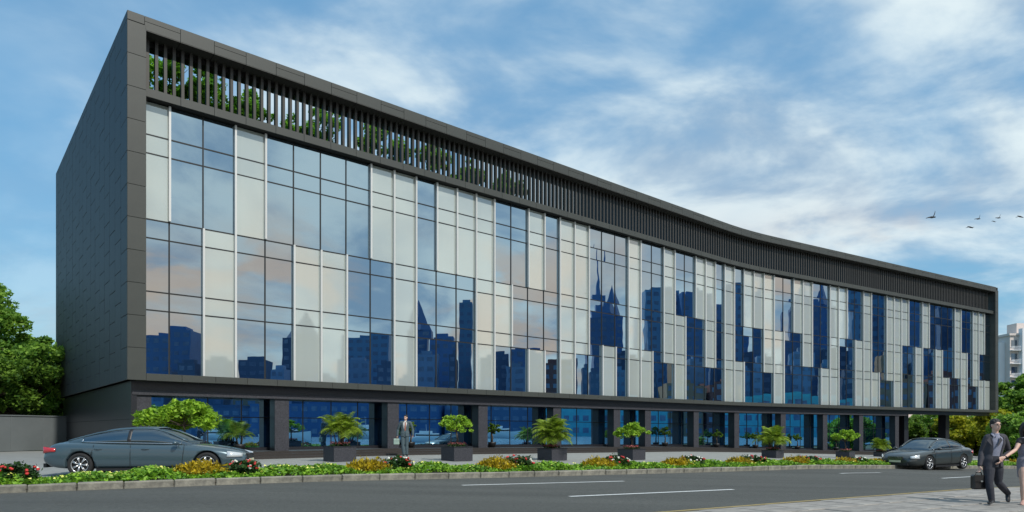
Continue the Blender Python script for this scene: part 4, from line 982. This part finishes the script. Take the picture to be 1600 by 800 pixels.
def hand(mb, wrist, d, side, s=1.0, curl=.9):
    """palm, four unequal fingers bent at the knuckles and a thumb from the side of the palm"""
    d = Vector(d).normalized(); sd = Vector(side); sd = (sd-d*sd.dot(d)).normalized(); nn = d.cross(sd)
    w = Vector(wrist); pc = w+d*.048*s
    mb.tube([w, w+d*.03*s, w+d*.075*s, w+d*.092*s], [(.026*s, .018*s), (.038*s, .017*s), (.041*s, .015*s), (.036*s, .012*s)], 10, axis=tuple(sd))
    for i, L in enumerate((.066, .076, .071, .056)):
        b = w+d*.086*s+sd*((i-1.5)*.0215*s); dd = d.copy(); pts = [b]
        for seg, q in enumerate((.45, .32, .23)):
            dd = (Matrix.Rotation(curl*(.35+.25*seg), 3, sd) @ dd); pts.append(pts[-1]+dd*L*q*s)
        mb.tube(pts, [.0098*s, .0092*s, .0086*s, .0065*s], 8)
    t0 = w+d*.028*s-sd*.030*s; t1 = t0+(d*.6-sd*.7+nn*.3).normalized()*.034*s; t2 = t1+(d*.9-sd*.1+nn*.4).normalized()*.03*s
    mb.tube([t0, t1, t2], [.014*s, .0115*s, .008*s], 8)
def head_parts(mb, c, turn=0.0, s=1.0, female=False):
    rt = Matrix.Rotation(turn, 3, 'Z'); c = Vector(c)
    def T(p): return c+rt @ (Vector(p)*s)
    mb.ball(T((0, .012, .02)), (.074*s, .094*s, .098*s), 18, 12, rt); mb.ball(T((0, -.022, -.045)), (.057*s, .062*s, .062*s), 14, 10, rt); mb.ball(T((0, -.055, -.082)), (.026*s, .022*s, .02*s), 8, 6, rt)
    mb.tube([T((0, -.078, .015)), T((0, -.100, -.016)), T((0, -.104, -.026)), T((0, -.082, -.033))], [.008*s, .012*s, .015*s, .011*s], 8)
    for sg in (-1, 1):
        mb.ball(T((sg*.077, .012, -.005)), (.009*s, .020*s, .030*s), 8, 6, rt); mb.ball(T((sg*.030, -.073, .030)), (.020*s, .012*s, .007*s), 8, 5, rt)
    mb.ball(T((0, -.082, -.052)), (.022*s, .010*s, .006*s), 8, 5, rt); mb.ball(T((0, -.080, -.062)), (.018*s, .010*s, .006*s), 8, 5, rt)
    return T, rt
def face_bits(parent, T, rt, s, glasses=False):
    ey = MB(); br = MB()
    for sg in (-1, 1):
        ey.ball(T((sg*.030, -.077, .008)), (.012*s, .007*s, .006*s), 8, 6, rt); br.ball(T((sg*.031, -.084, .031)), (.020*s, .006*s, .005*s), 8, 5, rt)
    ey.build('eyes', M['plastic'], parent, True); br.build('eyebrows', M['hair'], parent, True)
    MB().ball(T((0, -.090, -.057)), (.022*s, .006*s, .007*s), 8, 5, rt).build('lips', M['heel'], parent, True)
    if glasses:
        g = MB()
        for sg in (-1, 1):
            ring = [T((sg*.033+.024*math.cos(a), -.096, .008+.017*math.sin(a))) for a in np.linspace(0, 6.283, 13)]; g.tube(ring, .0022*s, 5)
            g.tube([T((sg*.056, -.094, .012)), T((sg*.079, .01, .012))], .002*s, 4)
        g.tube([T((-.010, -.097, .011)), T((.010, -.097, .011))], .002*s, 4); g.build('glasses', M['plastic'], parent)
def hair_short(parent, T, rt, s, m):
    mb = MB(); rgh = np.random.default_rng(3)
    mb.ball(T((0, .022, .045)), (.081*s, .095*s, .088*s), 18, 12, rt); mb.ball(T((0, .06, -.005)), (.070*s, .056*s, .07*s), 12, 8, rt)
    for i in range(60):
        a = rgh.uniform(0, 6.28); e = rgh.uniform(.25, 1.4); p = Vector((.080*math.cos(a)*math.cos(e), .022+.094*math.sin(a)*math.cos(e), .045+.087*math.sin(e)))
        mb.ball(T(p), .010*s*rgh.uniform(.7, 1.3), 6, 4)
    fuse(mb, .006*s, 'hair', m, parent, 1)
def dress_torso(mb, J, pad=.0, bottom=None, flare=0.0, fem=False):
    ch, wa, hp = Vector(J['chest']), Vector(J['waist']), Vector(J['pelvis']); nk = Vector(J['neck']); wdt = J['w']
    sl_, sr_ = Vector(J['shL']), Vector(J['shR'])
    pts = [nk+Vector((0, 0, -.03)), ch+Vector((0, 0, .13)), ch+Vector((0, 0, .03)), wa+Vector((0, 0, .06)), wa, hp+Vector((0, 0, .05)), hp]
    rad = [(.075+pad, .065+pad), (wdt*.80+pad, .092+pad), (wdt*.84+pad, .118+pad), (wdt*.74+pad, .108+pad), (wdt*(.62 if fem else .73)+pad, .102+pad), (wdt*(.83 if fem else .78)+pad+flare, .112+pad+flare), (wdt*(.86 if fem else .78)+pad+flare, .108+pad+flare)]
    if bottom: pts.append(hp+Vector((0, 0, -bottom))); rad.append((wdt*.80+pad+flare*1.6, .108+pad+flare*1.4))
    mb.tube(pts, rad, 20, axis=(1, 0, 0)); mb.tube([sl_, vlerp(sl_, sr_, .5), sr_], [.052+pad, .062+pad, .052+pad], 12)
def body(root, J, s=1.0, curl=(.9, .9), turn=0.0, glasses=False, fem=False, hairm=None):
    mb = MB(); T, rt = head_parts(mb, J['head'], turn, s)
    hd_ = Vector(J['head']); mb.tube([Vector(J['neck'])+Vector((0, 0, -.05)), Vector(J['neck']), hd_+Vector((0, .02, -.05))], [.066*s, .054*s, .052*s] if not fem else [.055*s, .044*s, .044*s], 12)
    dress_torso(mb, J, -.012, None, 0, fem)
    for S_ in 'LR':
        limb(mb, J['sh'+S_], J['el'+S_], J['wr'+S_], .044*s, .034*s, .023*s); limb(mb, J['hp'+S_], J['kn'+S_], J['an'+S_], .078*s, .050*s, .034*s)
        d = J.get('hd'+S_, (0, 0, -1)); hand(mb, J['wr'+S_], d, J.get('hs'+S_, (0, 1, 0)), s, curl['LR'.index(S_)])
        mb.tube([vlerp(J['an'+S_], J['to'+S_], -.15), vlerp(J['an'+S_], J['to'+S_], .35), vlerp(J['an'+S_], J['to'+S_], .75)], [.024*s, .024*s, .014*s], 10)
    fuse(mb, .0078, 'body', M['skin'], root, 2); face_bits(root, T, rt, s, glasses)
    return T, rt
def shoes(root, J, s=1.0, m='shoe'):
    for S_ in 'LR':
        a, t = Vector(J['an'+S_]), Vector(J['to'+S_]); d = (t-a); d.z = min(0, d.z) if False else d.z
        mb = MB(); h = a-d*.28; mb.tube([h+Vector((0, 0, -.01)), a-d*.1, a+d*.35+Vector((0, 0, -.01)), a+d*.75, t], [(.030*s, .034*s), (.040*s, .044*s), (.044*s, .038*s), (.046*s, .028*s), (.030*s, .018*s)], 12, axis=(1, 0, 0))
        mb.tube([a+Vector((0, 0, .05)), a+Vector((0, 0, -.02))], [.040*s, .042*s], 10); fuse(mb, .007, 'shoe', M[m], root, 1)
def person_near():
    u = .01323; x0, y0 = gp(1553, 788, .05)
    def q(px, py, y=0): return ((px-800)/FPX*(y0+y)-x0, y, EYE-(py-HOR)*(y0+y)/FPX-Z(x0)-.055)
    J = dict(head=q(1556, 664.5, -.03), neck=q(1555, 677.5, 0), chest=q(1555, 694, 0), waist=q(1552, 711, .0), pelvis=q(1551, 722, .0), w=.190,
             shL=q(1542.5, 683.5, .02), shR=q(1568.5, 683.5, .03), elL=q(1534, 706, .06), elR=q(1576.5, 707, .10), wrL=q(1530.5, 728, .0), wrR=q(1564, 719, -.12),
             hpL=q(1545, 724, 0), hpR=q(1558, 724, .0), knL=q(1545.5, 755, -.10), knR=q(1560, 754, .02), anL=q(1549.5, 782, -.12), anR=q(1574.5, 770.5, .30),
             toL=(q(1545, 786.5, -.32)), toR=q(1575, 784.5, .22), hdL=(-.05, 0, -1), hdR=(-.5, -.2, -.45), hsL=(0, 1, 0), hsR=(.2, .7, -.2))
    root = empty('person', (x0, y0, Z(x0)+.055), 'man with glasses in an open charcoal suit carrying a black bag, lower right', 'person', 'people')
    T, rt = body(root, J, 1.0, (1.3, .9), R(6), True); hair_short(root, T, rt, 1.0, M['hair'])
    tr_ = MB(); dress_torso(tr_, dict(J, chest=J['waist'], neck=J['waist'], shL=J['hpL'], shR=J['hpR']), 0) if False else None
    for S_ in 'LR': limb(tr_, J['hp'+S_], J['kn'+S_], J['an'+S_], .094, .066, .056)
    tr_.tube([q(1551, 712), q(1551, 720), q(1551, 730)], [(.150, .112), (.166, .122), (.135, .115)], 18, axis=(1, 0, 0)); fuse(tr_, .010, 'trousers', M['trouser'], root, 2)
    sh_ = MB(); dress_torso(sh_, J, .004); sh_.tube([q(1555, 681), q(1555, 677)], [.070, .062], 14); fuse(sh_, .010, 'shirt', M['shirt'], root, 2)
    # jacket: a shell open at the front
    jk = MB(); dress_torso(jk, J, .022, .09, .012)
    for S_ in 'LR': limb(jk, J['sh'+S_], J['el'+S_], vlerp(J['el'+S_], J['wr'+S_], .93), .060, .050, .042)
    o_ = fuse(jk, .011, 'jacket', M['suit'], root, 3)
    # cut the front opening: a wedge from collar to hem
    def wedge():
        pts = [q(1555, 676), q(1545.5, 684), q(1546, 700), q(1544.5, 716), q(1539, 735), q(1556, 735), q(1556, 716), q(1559.5, 700), q(1563.5, 684)]
        v = [(a, -.6, c) for a, b, c in pts]+[(a, -.035, c) for a, b, c in pts]; n = len(pts)
        m_ = MB().add(v, [tuple(range(n)), tuple(range(2*n-1, n-1, -1))]+[(i, (i+1) % n, n+(i+1) % n, n+i) for i in range(n)]).mesh('w', M['suit']); fix_normals(m_); return m_
    o_.data = cut(o_.data, [wedge()]); o_.data.materials.clear(); o_.data.materials.append(M['suit']); o_.data.shade_smooth()
    lp = MB()
    for a, b, c, d in ((1546.5, 682.5, 1550.5, 697), (1562.5, 682.5, 1558.5, 699)):
        sg = 1 if a < 1555 else -1; o0 = q(a, b, -.115); e0 = q(c, d, -.155)
        lp.add([o0, q(a-sg*4.4, b+5, -.125), q(a-sg*2.6, b+7.5, -.135), e0, q(a, b, -.125), q(a-sg*4.4, b+5, -.135), q(a-sg*2.6, b+7.5, -.145), q(c, d, -.163)], [(0, 1, 2, 3), (4, 7, 6, 5), (0, 4, 5, 1), (1, 5, 6, 2), (2, 6, 7, 3), (3, 7, 4, 0)])
    lp.build('lapels', M['suit'], root)
    cl = MB()
    for sg in (-1, 1): cl.tube([q(1555+sg*4.5, 676.5, .0), q(1555+sg*4.2, 678.5, -.06), q(1555+sg*1.0, 682.5, -.10)], [(.006, .024), (.006, .024), (.005, .012)], 8)
    cl.build('collar', M['shirt'], root)
    MB().tube([q(1563.4, 718, -.10), q(1564.8, 718.6, -.115)], .034, 12).build('wristwatch', M['plastic'], root)
    shoes(root, J)
    # the bag he carries
    bx_, by_, bz_ = q(1529, 753, .02); bg_ = empty('briefcase', (x0+bx_, y0+by_, Z(x0)+.055+bz_-.15), 'black soft bag hanging from the hand of the man at lower right', 'bag')
    me = bevelled(.27, .13, .29, .03, M['shoe'], 'case'); link('case', me, bg_, (0, 0, .15)); hn = MB(); hn.tube([(-.06, 0, .29), (-.05, 0, .335), (0, 0, .345), (.05, 0, .335), (.06, 0, .29)], .010, 8); hn.build('handle', M['plastic'], bg_, True)
    link('flap', bevelled(.275, .02, .13, .006, M['shoe'], 'flap'), bg_, (0, -.075, .225)); MB().box(-.02, .02, -.096, -.086, .155, .185).build('buckle', M['chrome'], bg_)
    return x0, y0
mx, my = person_near()
def person_woman():
    u = .01323; x0, y0 = gp(1603, 791, .05); y0 = my+.05; x0 = (1603-800)/FPX*y0
    def q(px, py, y=0): return ((px-800)/FPX*(y0+y)-x0, y, EYE-(py-HOR)*(y0+y)/FPX-Z(x0)-.055)
    J = dict(head=q(1604, 669, 0), neck=q(1604, 681, .02), chest=q(1604, 697, .02), waist=q(1603, 712, .02), pelvis=q(1603, 724, .02), w=.175,
             shL=q(1594.5, 688, .02), shR=q(1615, 688, .02), elL=q(1586.5, 703, -.05), elR=q(1619, 708, .04), wrL=q(1569, 715, -.20), wrR=q(1609, 712, -.15),
             hpL=q(1598.5, 727, 0), hpR=q(1608, 727, 0), knL=q(1598.5, 758, -.08), knR=q(1609, 757, .05), anL=q(1598.5, 783, -.06), anR=q(1613, 777, .28),
             toL=q(1596.5, 789, -.22), toR=q(1614, 788, .18), hdL=(-1, -.1, -.25), hdR=(-1, -.3, .2), hsL=(0, 0, 1), hsR=(0, 0, 1))
    root = empty('person', (x0, y0, Z(x0)+.055), 'woman in grey dress with black cap sleeves, cut by the right edge', 'person', 'people')
    T, rt = body(root, J, .93, (.8, .9), R(-8), False, True)
    hm = MB(); hm.ball(T((0, .025, .045)), (.084, .098, .09), 18, 12, rt); hm.tube([T((0, .06, .03)), T((0, .085, -.08)), T((0, .08, -.24))], [.08, .085, .05], 14)
    for sg in (-1, 1): hm.tube([T((sg*.07, -.01, .06)), T((sg*.085, .01, -.05)), T((sg*.08, .02, -.2))], [.02, .028, .015], 8)
    fuse(hm, .010, 'hair', M['hair'], root, 1)
    dr = MB(); dress_torso(dr, J, .008, None, .008, True); dr.tube([q(1603, 716, .02), q(1603, 727, .02), q(1603.5, 746, .0)], [(.150, .118), (.168, .125), (.150, .115)], 18, axis=(1, 0, 0)); fuse(dr, .010, 'dress', M['dress'], root, 2)
    cp = MB()
    for S_ in 'LR': cp.tube([vlerp(J['neck'], J['sh'+S_], .75), J['sh'+S_], vlerp(J['sh'+S_], J['el'+S_], .38)], [.055, .064, .056], 12)
    cp.tube([q(1604, 684, .0), q(1604, 693, .0)], [(.14, .095), (.158, .118)], 16, axis=(1, 0, 0)); fuse(cp, .010, 'cap_sleeves', M['cap'], root, 2)
    shoes(root, J, .86, 'heel')
    MB().tube([q(1569.8, 714.6, -.19), q(1571.4, 714.1, -.182)], .030, 12).build('bracelet', M['plastic'], root)
person_woman()
def person_far():
    x0, y0 = gp(632, 713, .03); u = y0/FPX
    def q(px, py, y=0): return ((px-800)/FPX*(y0+y)-x0, y, EYE-(py-HOR)*(y0+y)/FPX-Z(x0)-.03)
    J = dict(head=q(634, 652.6, -.02), neck=q(633.5, 657.8, 0), chest=q(633, 665.2, 0), waist=q(632.5, 673, 0), pelvis=q(632.5, 678.5, 0), w=.215,
             shL=q(626, 660.5, 0), shR=q(641, 660.5, 0), elL=q(621.8, 671.5, .05), elR=q(645, 671.5, .05), wrL=q(620.6, 681.0, -.02), wrR=q(645.2, 680.2, -.03),
             hpL=q(629.3, 680, 0), hpR=q(635.8, 680, 0), knL=q(629.5, 696, -.06), knR=q(635.5, 696, .0), anL=q(631, 710, -.04), anR=q(635.5, 710, .05),
             toL=q(629.8, 712.2, -.24), toR=q(636.5, 712.2, -.16), hdL=(0, 0, -1), hdR=(-.1, 0, -1), hsL=(0, 1, 0), hsR=(0, 1, 0))
    root = empty('person', (x0, y0, Z(x0)+.03), 'man in slate blue suit and rust tie standing on the plaza', 'person', 'people')
    T, rt = body(root, J, 1.02, (1.3, .7), R(-25)); hair_short(root, T, rt, 1.02, M['hair'])
    tr_ = MB()
    for S_ in 'LR': limb(tr_, J['hp'+S_], J['kn'+S_], J['an'+S_], .100, .076, .068)
    tr_.tube([q(632.5, 674), q(632.5, 678), q(632.5, 683)], [(.158, .115), (.172, .125), (.14, .12)], 18, axis=(1, 0, 0)); fuse(tr_, .011, 'trousers', M['suitb'], root, 2)
    sh_ = MB(); dress_torso(sh_, J, .004); sh_.tube([q(633.5, 659), q(633.5, 657.4)], [.068, .062], 12); fuse(sh_, .011, 'shirt', M['shirtw'], root, 2)
    jk = MB(); dress_torso(jk, J, .026, .10, .016)
    for S_ in 'LR': limb(jk, J['sh'+S_], J['el'+S_], vlerp(J['el'+S_], J['wr'+S_], .95), .068, .058, .048)
    o_ = fuse(jk, .011, 'jacket', M['suitb'], root, 3)
    pts = [q(633.5, 657), q(630.2, 660.5), q(631, 667), q(632.5, 673), q(631, 687), q(635, 687), q(634, 673), q(635.5, 667), q(637, 660.5)]; n = len(pts)
    w_ = MB().add([(a, -.6, c) for a, b, c in pts]+[(a, -.035, c) for a, b, c in pts], [tuple(range(n)), tuple(range(2*n-1, n-1, -1))]+[(i, (i+1) % n, n+(i+1) % n, n+i) for i in range(n)]).mesh('w', M['suitb']); fix_normals(w_)
    o_.data = cut(o_.data, [w_]); o_.data.materials.clear(); o_.data.materials.append(M['suitb']); o_.data.shade_smooth()
    MB().tube([q(633.4, 659.5, -.10), q(633.2, 666, -.135), q(633.0, 672, -.13), q(633, 673.6, -.125)], [(.020, .008), (.030, .008), (.036, .008), (.004, .004)], 8, axis=(1, 0, 0)).build('tie', M['tie'], root)
    shoes(root, J, 1.02)
    bx_, by_, bz_ = q(619.5, 690, 0); bg_ = empty('briefcase', (x0+bx_, y0+by_, Z(x0)+.03+bz_-.14), 'pale green case held low by the man in the slate blue suit', 'bag')
    link('case', bevelled(.27, .10, .28, .025, M['bagg'], 'case'), bg_, (0, 0, .14)); MB().tube([(-.06, 0, .28), (-.05, 0, .32), (0, 0, .33), (.05, 0, .32), (.06, 0, .28)], .010, 8).build('handle', M['plastic'], bg_, True)
    MB().box(-.137, .137, -.053, .053, .17, .176).build('seam', M['plastic'], bg_)
person_far()

# ------------------------------------------------------------------ birds
def bird(px, py, span, up_l, up_r, rot, label):
    Yb = 42; x, y = P(px, Yb); z = EYE+(HOR-py)*Yb/FPX; root = empty('bird', (x, y, z), label, 'bird', 'birds in the right-hand sky'); root.rotation_euler = (R(10), R(rot), 0); s = span*1.12
    b = MB(); b.tube([(.26*s, 0, -.02*s), (.22*s, 0, -.01*s), (.12*s, 0, 0), (0, 0, 0), (-.14*s, 0, .01*s), (-.26*s, 0, .02*s)], [.01*s, .04*s, .05*s, .07*s, .045*s, (.014*s, .06*s)], 10); b.build('body', M['feather'], root, True)
    for sg, upa in ((-1, up_l), (1, up_r)):
        w = MB(); v = []
        for i, (r_, cf, cb, dz) in enumerate([(0, .10, -.10, 0), (.18, .11, -.09, .45), (.34, .08, -.07, .8), (.48, .01, -.08, .95), (.54, -.06, -.09, 1.0)]):
            ex = sg*r_*s*math.cos(upa*dz); ez = r_*s*math.sin(upa*dz)
            v += [(cf*s*.75+ex*.9, cf*s*.6+ex*.35, ez+.022*s+cf*s*.3), (cb*s*.75+ex*.9, cb*s*.6+ex*.35, ez+.012*s+cb*s*.2), (cb*s*.75+ex*.9, cb*s*.6+ex*.35, ez-.012*s+cb*s*.2), (cf*s*.75+ex*.9, cf*s*.6+ex*.35, ez-.012*s+cf*s*.2)]
        f = [(a*4+k_, a*4+4+k_, a*4+4+(k_+1) % 4, a*4+(k_+1) % 4) for a in range(4) for k_ in range(4)]+[(0, 1, 2, 3), (19, 18, 17, 16)]
        w.add(v, f).build('wing', M['feather'], root, True)
bird(1456, 339.5, .85, -.05, .85, -6, 'largest black bird, leading the flock at left of the others')
bird(1528, 342, .55, .0, .85, -5, 'black bird with raised wing, second highest of the small birds')
bird(1516, 355, .62, -.35, .25, 12, 'black bird with drooping wing, lowest of the flock')
bird(1560, 340.5, .5, .05, .85, -5, 'black bird flying just above another small one')
bird(1553, 346, .36, -.3, .2, 18, 'smallest black bird, tucked under a larger one')
bird(1594, 338.5, .60, -.4, .1, 14, 'black bird nearest the right edge of the photo')
